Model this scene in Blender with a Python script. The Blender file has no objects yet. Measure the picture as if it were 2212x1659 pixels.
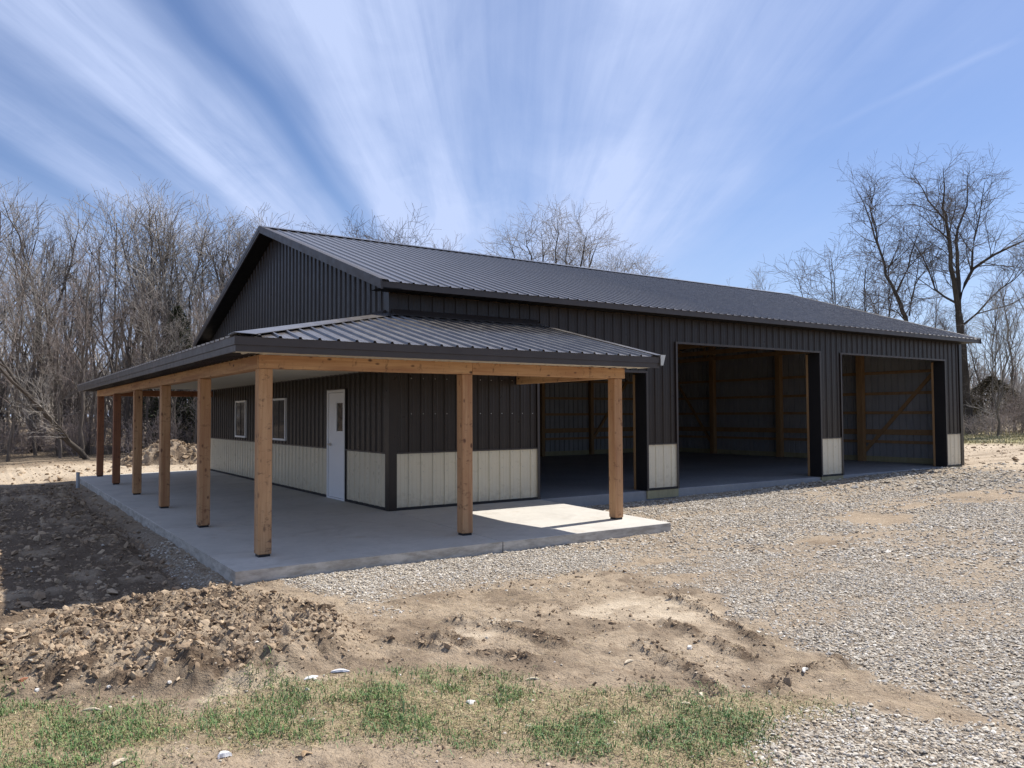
import bpy, bmesh, math, random
import numpy as np
from mathutils import Vector, Matrix

scene = bpy.context.scene
C = scene.collection
R = math.radians

# ------------------------------------------------------------------ camera
YAW, PITCH, ROLL = 0.5944, 0.0387, -0.0052
fw = Vector((math.sin(YAW)*math.cos(PITCH), math.cos(YAW)*math.cos(PITCH), math.sin(PITCH)))
rt = Vector((math.cos(YAW), -math.sin(YAW), 0)); up = rt.cross(fw)
cr, sr = math.cos(ROLL), math.sin(ROLL)
rt, up = cr*rt + sr*up, -sr*rt + cr*up
cam_d = bpy.data.cameras.new('camera'); cam = bpy.data.objects.new('camera', cam_d); C.objects.link(cam)
CAM = Vector((-5.6571, -12.0019, 1.5855))
m = Matrix((rt, up, -fw)).transposed().to_4x4(); m.translation = CAM
cam.matrix_world = m
cam_d.sensor_width = 36; cam_d.lens = 36*1703.0/2212.0
cam_d.clip_start = 0.1; cam_d.clip_end = 3000
scene.camera = cam

# ------------------------------------------------------------------ light
SUN_AZ, SUN_EL = math.atan2(0.072, 0.765), math.atan2(1, math.hypot(0.072, 0.765))
world = bpy.data.worlds.new('World'); scene.world = world; world.use_nodes = True
wn = world.node_tree.nodes; wl = world.node_tree.links
wn.clear()
SKY_STRENGTH = 0.060
def W(t, **k):
    n = wn.new(t)
    for a, b in k.items(): setattr(n, a, b)
    return n
wout = W('ShaderNodeOutputWorld'); bg = W('ShaderNodeBackground'); bg.inputs['Strength'].default_value = SKY_STRENGTH
wl.new(bg.outputs[0], wout.inputs[0])
sky = W('ShaderNodeTexSky', sky_type='NISHITA', sun_disc=False, sun_elevation=SUN_EL, sun_rotation=math.pi/2-SUN_AZ)
sky.altitude = 250; sky.air_density = 1.0; sky.dust_density = 0.6; sky.ozone_density = 2.2
tc = W('ShaderNodeTexCoord')
def wmath(op, a, b=None, c=None, clamp=False):
    n = W('ShaderNodeMath', operation=op); n.use_clamp = clamp
    for i, x in enumerate((a, b, c)):
        if x is None: continue
        if isinstance(x, (int, float)): n.inputs[i].default_value = x
        else: wl.new(x, n.inputs[i])
    return n.outputs[0]
# high thin cloud streaks lying in a plane far overhead, running towards azimuth 57 deg
sep = W('ShaderNodeSeparateXYZ'); wl.new(tc.outputs['Generated'], sep.inputs[0])
dx, dy, dz = sep.outputs
CA = R(56.5)
zz = wmath('ADD', wmath('MAXIMUM', dz, 0.0), 0.03)
al = wmath('DIVIDE', wmath('ADD', wmath('MULTIPLY', dx, math.cos(CA)), wmath('MULTIPLY', dy, math.sin(CA))), zz)
pe = wmath('DIVIDE', wmath('SUBTRACT', wmath('MULTIPLY', dx, math.sin(CA)), wmath('MULTIPLY', dy, math.cos(CA))), zz)
def wnoise(sa, sp, scale, detail, rough, off=0.0, dist=0.0):
    c = W('ShaderNodeCombineXYZ')
    wl.new(wmath('MULTIPLY', al, sa), c.inputs[0]); wl.new(wmath('MULTIPLY', pe, sp), c.inputs[1]); c.inputs[2].default_value = off
    n = W('ShaderNodeTexNoise'); wl.new(c.outputs[0], n.inputs['Vector'])
    n.inputs['Scale'].default_value = scale; n.inputs['Detail'].default_value = detail
    n.inputs['Roughness'].default_value = rough; n.inputs['Distortion'].default_value = dist
    return n.outputs['Fac']
warp = wmath('MULTIPLY', wmath('SUBTRACT', wnoise(0.55, 0.8, 1.0, 3, 0.5, 3.1), 0.5), 0.30)
pw = wmath('ADD', pe, warp)
ramp = W('ShaderNodeValToRGB')
wl.new(wmath('MULTIPLY_ADD', pw, 0.25, 0.5, clamp=True), ramp.inputs[0])
stops = [(-2.0, .30), (-1.74, .10), (-1.52, .46), (-1.32, .22), (-1.22, .34), (-1.12, .70), (-.98, .74), (-.86, .52), (-.78, .26), (-.71, .06), (-.65, .22), (-.55, .66), (-.32, .80), (-.12, .55), (.05, .40), (.2, .58), (.43, .72), (.6, .50), (.82, .46), (.95, .26), (1.1, .15), (1.4, .10), (1.9, .08)]
cr_ = ramp.color_ramp; cr_.interpolation = 'EASE'
els = cr_.elements
while len(els) > 1: els.remove(els[-1])
els[0].position = stops[0][0]*.25+.5; els[0].color = (stops[0][1],)*3+(1,)
for b_, v_ in stops[1:]:
    e = els.new(b_*.25+.5); e.color = (v_, v_, v_, 1)
base = ramp.outputs[0]
fine = wnoise(0.34, 2.9, 1.0, 7, 0.52, 7.7, 0.45)
soft = wnoise(0.7, 1.3, 0.8, 4, 0.5, 1.3, 0.3)
fibre = wnoise(0.5, 9.0, 1.0, 8, 0.62, 4.4, 0.5)
feather = wnoise(2.2, 4.5, 1.0, 8, 0.6, 9.9, 0.8)
tex = wmath('ADD', wmath('MULTIPLY', fine, 1.0), wmath('ADD', wmath('MULTIPLY', wmath('SUBTRACT', fibre, 0.5), 1.05), wmath('MULTIPLY', wmath('SUBTRACT', feather, 0.5), 0.55)))
cov = wmath('MULTIPLY', base, wmath('MULTIPLY_ADD', tex, 1.15, 0.36, clamp=False))
cov = wmath('MULTIPLY', cov, wmath('MULTIPLY_ADD', soft, 1.2, 0.42))
# one thin straight contrail on the right
tr = wmath('SUBTRACT', wmath('MULTIPLY_ADD', al, 0.40, wmath('MULTIPLY', warp, 0.25)), wmath('SUBTRACT', 2.04, pe))
tmask = wmath('SUBTRACT', 1.0, wmath('MULTIPLY', wmath('ABSOLUTE', tr), 30.0), clamp=True)
tfade = wmath('MULTIPLY', wmath('MULTIPLY', wmath('SUBTRACT', al, 1.9), 12.0, clamp=True), wmath('MULTIPLY', wmath('SUBTRACT', 2.75, al, clamp=True), 0.38))
cov = wmath('ADD', cov, wmath('MULTIPLY', wmath('MULTIPLY', tmask, tfade), fine))
# thin veil close to the horizon
veil = wmath('MULTIPLY', wmath('SUBTRACT', 1.0, wmath('MULTIPLY', dz, 3.4), clamp=True), 0.45)
cov = wmath('MINIMUM', wmath('ADD', cov, veil), 0.86)
cov = wmath('MULTIPLY', cov, wmath('MULTIPLY', wmath('ADD', dz, 0.02, clamp=True), 40.0, clamp=True))
mixc = W('ShaderNodeMix', data_type='RGBA')
wl.new(cov, mixc.inputs[0])
tint = W('ShaderNodeMix', data_type='RGBA', blend_type='MULTIPLY'); tint.inputs[0].default_value = 1
wl.new(sky.outputs[0], tint.inputs[6]); tint.inputs[7].default_value = (1.0, 1.12, 1.38, 1)
wl.new(tint.outputs[2], mixc.inputs[6]); mixc.inputs[7].default_value = (7.2, 8.5, 12.0, 1)
wl.new(mixc.outputs[2], bg.inputs['Color'])

sd = bpy.data.lights.new('sun', 'SUN'); sun = bpy.data.objects.new('sun', sd); C.objects.link(sun)
sd.energy = 4.9; sd.angle = R(0.53); sd.color = (1.0, 0.95, 0.88)
sdir = Vector((math.cos(SUN_AZ)*math.cos(SUN_EL), math.sin(SUN_AZ)*math.cos(SUN_EL), math.sin(SUN_EL)))
sun.rotation_euler = sdir.to_track_quat('Z', 'Y').to_euler(); sun.location = sdir*60
vs = scene.view_settings
scene.display_settings.display_device = 'sRGB'
vs.view_transform = 'Standard'; vs.look = 'None'; vs.gamma = 1; vs.exposure = 0.55; vs.use_curve_mapping = False

# ------------------------------------------------------------------ helpers
def lab(o, label=None, cat=None, group=None, kind=None):
    if label: o['label'] = label
    if cat: o['category'] = cat
    if group: o['group'] = group
    if kind: o['kind'] = kind
    return o
def empty(name, loc, rz=0.0):
    o = bpy.data.objects.new(name, None); C.objects.link(o); o.location = loc; o.rotation_euler = (0, 0, rz)
    o.empty_display_size = 0.3
    return o
def link(name, me, parent=None):
    o = bpy.data.objects.new(name, me); C.objects.link(o)
    if parent: o.parent = parent
    return o
class MB:
    """collects faces for one mesh"""
    def __init__(s): s.v = []; s.f = []; s.mi = []
    def quad(s, *p, mi=0):
        n = len(s.v); s.v += [tuple(q) for q in p]; s.f.append(tuple(range(n, n+len(p)))); s.mi.append(mi)
    def box(s, x0, x1, y0, y1, z0, z1, mi=0):
        n = len(s.v)
        s.v += [(x, y, z) for z in (z0, z1) for y in (y0, y1) for x in (x0, x1)]
        for f in ((0, 2, 3, 1), (4, 5, 7, 6), (0, 1, 5, 4), (2, 6, 7, 3), (0, 4, 6, 2), (1, 3, 7, 5)):
            s.f.append(tuple(n+i for i in f)); s.mi.append(mi)
    def hexa(s, p, mi=0):
        """eight corners, ordered as in box"""
        n = len(s.v); s.v += [tuple(q) for q in p]
        for f in ((0, 2, 3, 1), (4, 5, 7, 6), (0, 1, 5, 4), (2, 6, 7, 3), (0, 4, 6, 2), (1, 3, 7, 5)):
            s.f.append(tuple(n+i for i in f)); s.mi.append(mi)
    def bar(s, a, b, w, h, upv=(0, 0, 1), mi=0):
        a, b = Vector(a), Vector(b); d = (b-a).normalized(); u = Vector(upv)
        sd_ = d.cross(u).normalized(); u = sd_.cross(d).normalized()
        pts = []
        for k in (-1, 1):
            for q in (a, b):
                for j in (-1, 1):
                    pts.append(q + sd_*(j*w/2) + u*(k*h/2))
        s.hexa([pts[i] for i in (0, 1, 2, 3, 4, 5, 6, 7)], mi)
    def mesh(s, name, mats):
        me = bpy.data.meshes.new(name); me.from_pydata(s.v, [], s.f)
        for m_ in (mats if isinstance(mats, (list, tuple)) else [mats]): me.materials.append(m_)
        if any(s.mi): me.polygons.foreach_set('material_index', s.mi)
        bm = bmesh.new(); bm.from_mesh(me); bmesh.ops.recalc_face_normals(bm, faces=bm.faces); bm.to_mesh(me); bm.free()
        return me
    def raw(s, name, mats):
        me = bpy.data.meshes.new(name); me.from_pydata(s.v, [], s.f)
        for m_ in (mats if isinstance(mats, (list, tuple)) else [mats]): me.materials.append(m_)
        if any(s.mi): me.polygons.foreach_set('material_index', s.mi)
        me.update()
        return me
    def build(s, name, mats, parent=None, bevel=0.0):
        me = s.mesh(name, mats)
        if bevel:
            bm = bmesh.new(); bm.from_mesh(me)
            bmesh.ops.bevel(bm, geom=bm.edges[:], offset=bevel, segments=1, affect='EDGES')
            bm.to_mesh(me); bm.free()
        return link(name, me, parent)

def np_mesh(name, V, F, mats, smooth=False, colors=None):
    """V (n,3), F (m,k) arrays"""
    me = bpy.data.meshes.new(name)
    V = np.asarray(V, np.float32); F = np.asarray(F, np.int32); k = F.shape[1]
    me.vertices.add(len(V)); me.vertices.foreach_set('co', V.ravel())
    me.loops.add(F.size); me.loops.foreach_set('vertex_index', F.ravel())
    me.polygons.add(len(F)); me.polygons.foreach_set('loop_start', np.arange(0, F.size, k, dtype=np.int32))
    me.polygons.foreach_set('loop_total', np.full(len(F), k, np.int32))
    me.polygons.foreach_set('use_smooth', np.full(len(F), smooth, bool))
    for m_ in mats: me.materials.append(m_)
    if colors is not None:
        a = me.color_attributes.new('tone', 'FLOAT_COLOR', 'POINT')
        a.data.foreach_set('color', np.asarray(colors, np.float32).ravel())
    me.update(calc_edges=True)
    return me

# ------------------------------------------------------------------ numpy noise
def _hash(ix, iy, seed):
    n = (ix.astype(np.int64)*374761393 + iy.astype(np.int64)*668265263 + seed*974634777) & 0xFFFFFFFF
    n = ((n ^ (n >> 13))*1274126177) & 0xFFFFFFFF
    n = (n ^ (n >> 16)) & 0xFFFFFF
    return n/float(0xFFFFFF)
def vnoise(x, y, seed=0):
    ix, iy = np.floor(x), np.floor(y); fx, fy = x-ix, y-iy
    fx = fx*fx*(3-2*fx); fy = fy*fy*(3-2*fy)
    a = _hash(ix, iy, seed); b = _hash(ix+1, iy, seed); c = _hash(ix, iy+1, seed); d = _hash(ix+1, iy+1, seed)
    return (a*(1-fx)+b*fx)*(1-fy)+(c*(1-fx)+d*fx)*fy
def fbm(x, y, oct=4, seed=0, lac=2.03, gain=0.5):
    s = 0; a = 1; t = 0
    for i in range(oct):
        s = s + a*vnoise(x, y, seed+i*17); t += a; a *= gain
        x, y = x*lac*0.8+y*lac*0.6+3.7, -x*lac*0.6+y*lac*0.8+1.3
    return s/t
def sstep(a, b, x):
    t = np.clip((x-a)/(b-a), 0, 1); return t*t*(3-2*t)
def poly_sd(px, py, poly):
    """signed distance, positive inside"""
    d2 = np.full(px.shape, 1e18); ins = np.zeros(px.shape, bool)
    n = len(poly)
    for i in range(n):
        x0, y0 = poly[i]; x1, y1 = poly[(i+1) % n]
        ex, ey = x1-x0, y1-y0
        t = np.clip(((px-x0)*ex+(py-y0)*ey)/(ex*ex+ey*ey+1e-12), 0, 1)
        d2 = np.minimum(d2, (px-x0-t*ex)**2+(py-y0-t*ey)**2)
        c = (y0 > py) != (y1 > py)
        with np.errstate(divide='ignore', invalid='ignore'):
            xi = (x1-x0)*(py-y0)/(y1-y0+1e-15)+x0
        ins ^= c & (px < xi)
    d = np.sqrt(d2); return np.where(ins, d, -d)
def line_d(px, py, pts):
    d2 = np.full(px.shape, 1e18)
    for (x0, y0), (x1, y1) in zip(pts[:-1], pts[1:]):
        ex, ey = x1-x0, y1-y0
        t = np.clip(((px-x0)*ex+(py-y0)*ey)/(ex*ex+ey*ey+1e-12), 0, 1)
        d2 = np.minimum(d2, (px-x0-t*ex)**2+(py-y0-t*ey)**2)
    return np.sqrt(d2)

# ------------------------------------------------------------------ materials
def new_mat(name):
    mt = bpy.data.materials.new(name); mt.use_nodes = True
    nt = mt.node_tree; b = nt.nodes['Principled BSDF']
    return mt, nt, b
def N(nt, t, **k):
    n = nt.nodes.new(t)
    for a, b in k.items(): setattr(n, a, b)
    return n
def noise(nt, vec, scale, detail=4, rough=.55, dist=0):
    n = N(nt, 'ShaderNodeTexNoise'); n.inputs['Scale'].default_value = scale; n.inputs['Detail'].default_value = detail
    n.inputs['Roughness'].default_value = rough; n.inputs['Distortion'].default_value = dist
    if vec is not None: nt.links.new(vec, n.inputs['Vector'])
    return n.outputs['Fac']
def mix(nt, f, a, b, bt='MIX'):
    n = N(nt, 'ShaderNodeMix', data_type='RGBA', blend_type=bt)
    for i, x in ((0, f), (6, a), (7, b)):
        if isinstance(x, (int, float)): n.inputs[i].default_value = x
        elif isinstance(x, tuple): n.inputs[i].default_value = x+(1,) if len(x) == 3 else x
        else: nt.links.new(x, n.inputs[i])
    return n.outputs[2]
def mmath(nt, op, a, b=None, clamp=False):
    n = N(nt, 'ShaderNodeMath', operation=op); n.use_clamp = clamp
    for i, x in enumerate((a, b)):
        if x is None: continue
        if isinstance(x, (int, float)): n.inputs[i].default_value = x
        else: nt.links.new(x, n.inputs[i])
    return n.outputs[0]
def ramp2(nt, f, a, b, lo=0.0, hi=1.0):
    n = N(nt, 'ShaderNodeMapRange'); nt.links.new(f, n.inputs[0])
    n.inputs[1].default_value = a; n.inputs[2].default_value = b; n.inputs[3].default_value = lo; n.inputs[4].default_value = hi
    n.clamp = True
    return n.outputs[0]
def bump(nt, b, h, strength=.5, dist=.01):
    n = N(nt, 'ShaderNodeBump'); n.inputs['Strength'].default_value = strength; n.inputs['Distance'].default_value = dist
    nt.links.new(h, n.inputs['Height']); nt.links.new(n.outputs[0], b.inputs['Normal']); return n
def geo_pos(nt): return N(nt, 'ShaderNodeNewGeometry').outputs['Position']
def mapping(nt, vec, sc):
    n = N(nt, 'ShaderNodeMapping'); n.inputs['Scale'].default_value = sc; nt.links.new(vec, n.inputs[0]); return n.outputs[0]

def metal_mat(name, col, rough, var=.12, dust=.0, dustcol=(.32, .29, .24), spec=.5, oil=.25):
    mt, nt, b = new_mat(name); p = geo_pos(nt)
    n1 = noise(nt, p, 1.7, 5); oi = N(nt, 'ShaderNodeObjectInfo').outputs['Random']
    c = mix(nt, ramp2(nt, n1, .3, .7), tuple(x*(1-var) for x in col), tuple(x*(1+var) for x in col))
    c = mix(nt, ramp2(nt, oi, 0, 1, 0, .12), c, tuple(x*.8 for x in col))
    if dust:
        n2 = noise(nt, p, 2.3, 7, .65); n3 = noise(nt, p, 30, 3)
        f = mmath(nt, 'MULTIPLY', ramp2(nt, n2, .45, .75, 0, dust), ramp2(nt, n3, .3, .6, .4, 1))
        c = mix(nt, f, c, dustcol)
    if name == 'cream_siding_paint':
        sp_ = N(nt, 'ShaderNodeSeparateXYZ'); nt.links.new(p, sp_.inputs[0])
        c = mix(nt, mmath(nt, 'MULTIPLY', ramp2(nt, sp_.outputs[2], .05, .38, .45, 0), ramp2(nt, noise(nt, p, 11, 5, .7), .42, .62)), c, (.36, .29, .20))
    nt.links.new(c, b.inputs['Base Color'])
    rr = ramp2(nt, noise(nt, p, 6, 4), .3, .7, rough*.85, rough*1.2)
    nt.links.new(rr, b.inputs['Roughness'])
    b.inputs['Specular IOR Level'].default_value = spec
    bump(nt, b, noise(nt, mapping(nt, p, (1, 1, .5)), 2.5, 2), oil, .012)
    return mt
M = {}
M['soffit'] = metal_mat('black_soffit_paint', (.010, .009, .009), .5, spec=.2)
M['dark'] = metal_mat('dark_siding_paint', (.022, .0158, .0132), .32, spec=.30)
M['roof'] = metal_mat('dark_roof_paint', (.088, .078, .074), .26, dust=.0, spec=1.0)
M['porch_roof'] = metal_mat('dusty_roof_paint', (.098, .088, .083), .24, dust=.6, spec=1.0)
M['trim'] = metal_mat('dark_trim_paint', (.050, .041, .037), .42, spec=.4, oil=.1)
M['black'] = metal_mat('black_trim_paint', (.018, .017, .018), .5, spec=.3, oil=.1)
M['cream'] = metal_mat('cream_siding_paint', (.62, .565, .43), .30, var=.04, dust=.10, dustcol=(.34, .28, .2))
M['ceil'] = metal_mat('pale_soffit_paint', (.60, .57, .49), .45, var=.04)
M['backer'] = metal_mat('pale_backer_coat', (.25, .25, .255), .36, var=.10)
M['white'] = metal_mat('white_vinyl', (.78, .79, .80), .4, var=.02, oil=.05)
M['galv'] = metal_mat('bare_steel', (.55, .56, .52), .4, var=.08, oil=.1)
mt, nt, b = new_mat('steel_hardware'); b.inputs['Base Color'].default_value = (.45, .44, .42, 1); b.inputs['Metallic'].default_value = 1
nt.links.new(ramp2(nt, noise(nt, geo_pos(nt), 40), .3, .7, .25, .4), b.inputs['Roughness']); M['steel'] = mt
mt, nt, b = new_mat('dark_window_glass'); p = geo_pos(nt)
nt.links.new(mix(nt, ramp2(nt, noise(nt, p, 3), .4, .7), (.012, .013, .015), (.03, .03, .032)), b.inputs['Base Color'])
b.inputs['Roughness'].default_value = .06; b.inputs['Specular IOR Level'].default_value = .6; bump(nt, b, noise(nt, p, 1.4, 1), .06, .02); M['glass'] = mt

mt, nt, b = new_mat('door_glass_painted_reflection'); p = geo_pos(nt)
nt.links.new(mix(nt, ramp2(nt, noise(nt, p, 9, 4), .4, .6), (.05, .042, .035), (.16, .135, .11)), b.inputs['Base Color']); b.inputs['Roughness'].default_value = .1; M['door_glass'] = mt  # lighter brown mottling paints reflected trees into the pane colour
def wood_mat(name, cols, knots=1.0, rough=.75):
    mt, nt, b = new_mat(name)
    tcn = N(nt, 'ShaderNodeTexCoord').outputs['Object']
    oi = N(nt, 'ShaderNodeObjectInfo').outputs['Random']
    off = N(nt, 'ShaderNodeVectorMath', operation='MULTIPLY_ADD'); nt.links.new(tcn, off.inputs[0]); off.inputs[1].default_value = (1, 1, 1)
    cx = N(nt, 'ShaderNodeCombineXYZ'); m7 = mmath(nt, 'MULTIPLY', oi, 37.0)
    for i in range(3): nt.links.new(m7, cx.inputs[i])
    nt.links.new(cx.outputs[0], off.inputs[2]); v = off.outputs[0]
    g = noise(nt, mapping(nt, v, (26, 26, 1.3)), 1.0, 6, .65, .6)
    big = noise(nt, mapping(nt, v, (5, 5, .8)), 1.0, 3)
    c = mix(nt, ramp2(nt, g, .32, .68), cols[0], cols[1])
    c = mix(nt, ramp2(nt, big, .5, .72, 0, .65), c, cols[2])
    kn = N(nt, 'ShaderNodeTexVoronoi'); kn.inputs['Scale'].default_value = 1.0
    nt.links.new(mapping(nt, v, (11, 11, 5.5)), kn.inputs['Vector'])
    kk = ramp2(nt, kn.outputs['Distance'], .10, .24, 1, 0)
    wm = noise(nt, v, 4, 2); kk = mmath(nt, 'MULTIPLY', kk, ramp2(nt, wm, .44, .56, 0, .8*knots))
    c = mix(nt, kk, c, cols[3])
    st = noise(nt, mapping(nt, v, (7, 7, 13)), 1.0, 5, .75)
    c = mix(nt, ramp2(nt, st, .57, .68, 0, .5*knots), c, cols[3])
    lg = noise(nt, mapping(nt, v, (12, 12, .5)), 1.0, 2)
    c = mix(nt, ramp2(nt, lg, .56, .68, 0, .35*knots), c, cols[2])
    c = mix(nt, ramp2(nt, oi, 0, 1, 0, .16*knots), c, cols[2])
    nt.links.new(c, b.inputs['Base Color']); b.inputs['Roughness'].default_value = rough
    bump(nt, b, g, .35, .004); return mt
M['cedar'] = wood_mat('cedar_timber', ((.37, .195, .088), (.53, .325, .165), (.27, .115, .050), (.075, .032, .018)), 1.5)
M['cedar_red'] = wood_mat('reddish_cedar_timber', ((.20, .078, .034), (.30, .13, .058), (.15, .055, .028), (.07, .026, .016)))
M['pine'] = wood_mat('yellow_pine_framing', ((.25, .145, .065), (.34, .21, .10), (.20, .11, .05), (.09, .045, .022)), .5)
M['treated'] = wood_mat('treated_board', ((.27, .25, .14), (.37, .33, .20), (.22, .19, .11), (.12, .10, .06)), .4)

mt, nt, b = new_mat('broom_finished_concrete'); p = geo_pos(nt)
n1 = noise(nt, p, .9, 5, .6); n2 = noise(nt, p, 14, 6, .7); n3 = noise(nt, mapping(nt, p, (4, 40, 40)), 1, 3)
c = mix(nt, ramp2(nt, n1, .3, .7), (.44, .42, .375), (.56, .53, .475))
c = mix(nt, ramp2(nt, n2, .35, .7, 0, .35), c, (.36, .34, .31))
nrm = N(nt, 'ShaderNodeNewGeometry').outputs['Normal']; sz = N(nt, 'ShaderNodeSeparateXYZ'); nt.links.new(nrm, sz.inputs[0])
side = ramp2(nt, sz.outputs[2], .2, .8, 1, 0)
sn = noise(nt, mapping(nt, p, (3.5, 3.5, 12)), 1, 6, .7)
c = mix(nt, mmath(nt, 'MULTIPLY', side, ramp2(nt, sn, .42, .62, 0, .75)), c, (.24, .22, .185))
st = noise(nt, p, 1.9, 7, .7, .8); c = mix(nt, ramp2(nt, st, .50, .68, 0, .35), c, (.30, .275, .24))
drt = noise(nt, p, 3.2, 6, .7); c = mix(nt, ramp2(nt, drt, .60, .70, 0, .45), c, (.38, .30, .21))
nt.links.new(c, b.inputs['Base Color']); b.inputs['Roughness'].default_value = .8
bump(nt, b, mmath(nt, 'ADD', n3, n2), .22, .004); M['concrete'] = mt
mt, nt, b = new_mat('trowelled_concrete'); p = geo_pos(nt)
n1 = noise(nt, p, .7, 6, .65); n2 = noise(nt, p, 9, 6, .7)
c = mix(nt, ramp2(nt, n1, .3, .7), (.20, .205, .215), (.29, .295, .30)); c = mix(nt, ramp2(nt, n2, .4, .7, 0, .3), c, (.17, .17, .175))
nt.links.new(c, b.inputs['Base Color']); nt.links.new(ramp2(nt, n2, .3, .7, .4, .62), b.inputs['Roughness']); bump(nt, b, n2, .12, .003); M['floor'] = mt

def bark_mat(name, a, b_, moss=0.0):
    mt, nt, b = new_mat(name); p = N(nt, 'ShaderNodeTexCoord').outputs['Object']
    g = noise(nt, mapping(nt, p, (9, 9, 1.6)), 1, 5, .7); q = noise(nt, p, .7, 3)
    oi = N(nt, 'ShaderNodeObjectInfo').outputs['Random']
    c = mix(nt, ramp2(nt, g, .3, .7), a, b_)
    c = mix(nt, ramp2(nt, q, .45, .75, 0, .5), c, tuple(x*1.35 for x in b_))
    c = mix(nt, ramp2(nt, oi, 0, 1, 0, .45), c, tuple(x*.6 for x in a))
    nt.links.new(c, b.inputs['Base Color']); b.inputs['Roughness'].default_value = .9; b.inputs['Specular IOR Level'].default_value = .2
    bump(nt, b, g, .5, .03); return mt
M['bark'] = bark_mat('grey_bark', (.085, .072, .060), (.20, .175, .15))
M['bark_dark'] = bark_mat('dark_furrowed_bark', (.045, .038, .032), (.105, .090, .075))
M['twig'] = bark_mat('grey_brown_twigs', (.26, .235, .21), (.44, .41, .375))
M['twig_red'] = bark_mat('budding_red_brown_twigs', (.25, .205, .185), (.41, .35, .32))
M['twig_dark'] = bark_mat('dark_twigs', (.10, .085, .078), (.20, .17, .155))

def tone_mat(name, rough=.9, spec=.25, trans=0.0, bumps=0.0, bscale=60):
    mt, nt, b = new_mat(name)
    a = N(nt, 'ShaderNodeAttribute', attribute_name='tone'); p = geo_pos(nt)
    n = noise(nt, p, bscale, 3)
    c = mix(nt, 1.0, a.outputs['Color'], ramp2(nt, n, .25, .75, .78, 1.18), 'MULTIPLY')
    nt.links.new(c, b.inputs['Base Color']); b.inputs['Roughness'].default_value = rough; b.inputs['Specular IOR Level'].default_value = spec
    if bumps: bump(nt, b, n, bumps, .004)
    if trans: b.inputs['Transmission Weight'].default_value = 0
    return mt
M['stone'] = tone_mat('crushed_stone', .85, .3, bumps=.3)
M['clod'] = tone_mat('dried_mud_clods', .95, .1, bumps=1.0, bscale=70)
M['blade'] = tone_mat('grass_blades', .6, .3)
M['needle'] = tone_mat('cedar_foliage', .8, .2)

# ground: R gravel, G grass, B dark damp soil and painted shade left of the slab, A pale sand
mt, nt, b = new_mat('bare_site_ground'); p = geo_pos(nt)
at = N(nt, 'ShaderNodeAttribute', attribute_name='tone'); sp = N(nt, 'ShaderNodeSeparateColor'); nt.links.new(at.outputs['Color'], sp.inputs[0])
gR, gG, gB, gA = sp.outputs[0], sp.outputs[1], sp.outputs[2], at.outputs['Alpha']
at2 = N(nt, 'ShaderNodeAttribute', attribute_name='far'); sp2 = N(nt, 'ShaderNodeSeparateColor'); nt.links.new(at2.outputs['Color'], sp2.inputs[0])
n1 = noise(nt, p, 1.1, 6, .6); n2 = noise(nt, p, 9, 6, .7); n3 = noise(nt, p, 42, 4, .7)
soil = mix(nt, ramp2(nt, n1, .3, .7), (.31, .238, .165), (.44, .35, .25))
soil = mix(nt, ramp2(nt, n2, .42, .66, 0, .55), soil, (.21, .155, .105))
soil = mix(nt, ramp2(nt, n3, .5, .68, 0, .35), soil, (.54, .445, .33))
sand = mix(nt, ramp2(nt, n2, .3, .7), (.46, .375, .27), (.60, .50, .375))
sand = mix(nt, ramp2(nt, n3, .55, .7, 0, .4), sand, (.30, .22, .14))
c = mix(nt, gA, soil, sand)
c = mix(nt, gB, c, mix(nt, ramp2(nt, n3, .3, .7), (.085, .060, .042), (.17, .122, .082)))
vo = N(nt, 'ShaderNodeTexVoronoi'); vo.inputs['Scale'].default_value = 26; nt.links.new(p, vo.inputs['Vector'])
vo2 = N(nt, 'ShaderNodeTexVoronoi'); vo2.inputs['Scale'].default_value = 9; nt.links.new(p, vo2.inputs['Vector'])
sv = N(nt, 'ShaderNodeSeparateColor'); nt.links.new(vo.outputs['Color'], sv.inputs[0])
gcol = mix(nt, sv.outputs[0], (.30, .26, .205), (.66, .60, .51))
gcol = mix(nt, ramp2(nt, vo.outputs['Distance'], .35, .6, 0, .8), gcol, (.17, .135, .10))
gcol = mix(nt, ramp2(nt, n1, .42, .7, 0, .5), gcol, (.33, .265, .19))
c = mix(nt, gR, c, gcol)
lawn = mix(nt, ramp2(nt, n2, .3, .7), (.27, .235, .12), (.19, .195, .085)); lawn = mix(nt, ramp2(nt, n1, .4, .62, 0, .75), lawn, (.37, .30, .18))
c = mix(nt, sp2.outputs[0], c, lawn)
litter = mix(nt, ramp2(nt, n2, .35, .65), (.17, .13, .092), (.31, .25, .18)); litter = mix(nt, ramp2(nt, n3, .5, .65, 0, .6), litter, (.10, .068, .044))
c = mix(nt, sp2.outputs[1], c, litter)
straw = mix(nt, ramp2(nt, n3, .35, .65), (.24, .185, .11), (.40, .32, .195))
c = mix(nt, mmath(nt, 'MULTIPLY', gG, .75), c, straw)
nt.links.new(c, b.inputs['Base Color']); b.inputs['Roughness'].default_value = .95; b.inputs['Specular IOR Level'].default_value = .12
hh = mmath(nt, 'ADD', mmath(nt, 'MULTIPLY', n2, 1.0), mmath(nt, 'MULTIPLY', n3, .45))
hs = mmath(nt, 'MULTIPLY', mmath(nt, 'SUBTRACT', 1.0, vo.outputs['Distance']), mmath(nt, 'MULTIPLY', gR, .9))
bump(nt, b, mmath(nt, 'ADD', hh, hs), 1.0, .05); M['ground'] = mt

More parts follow.
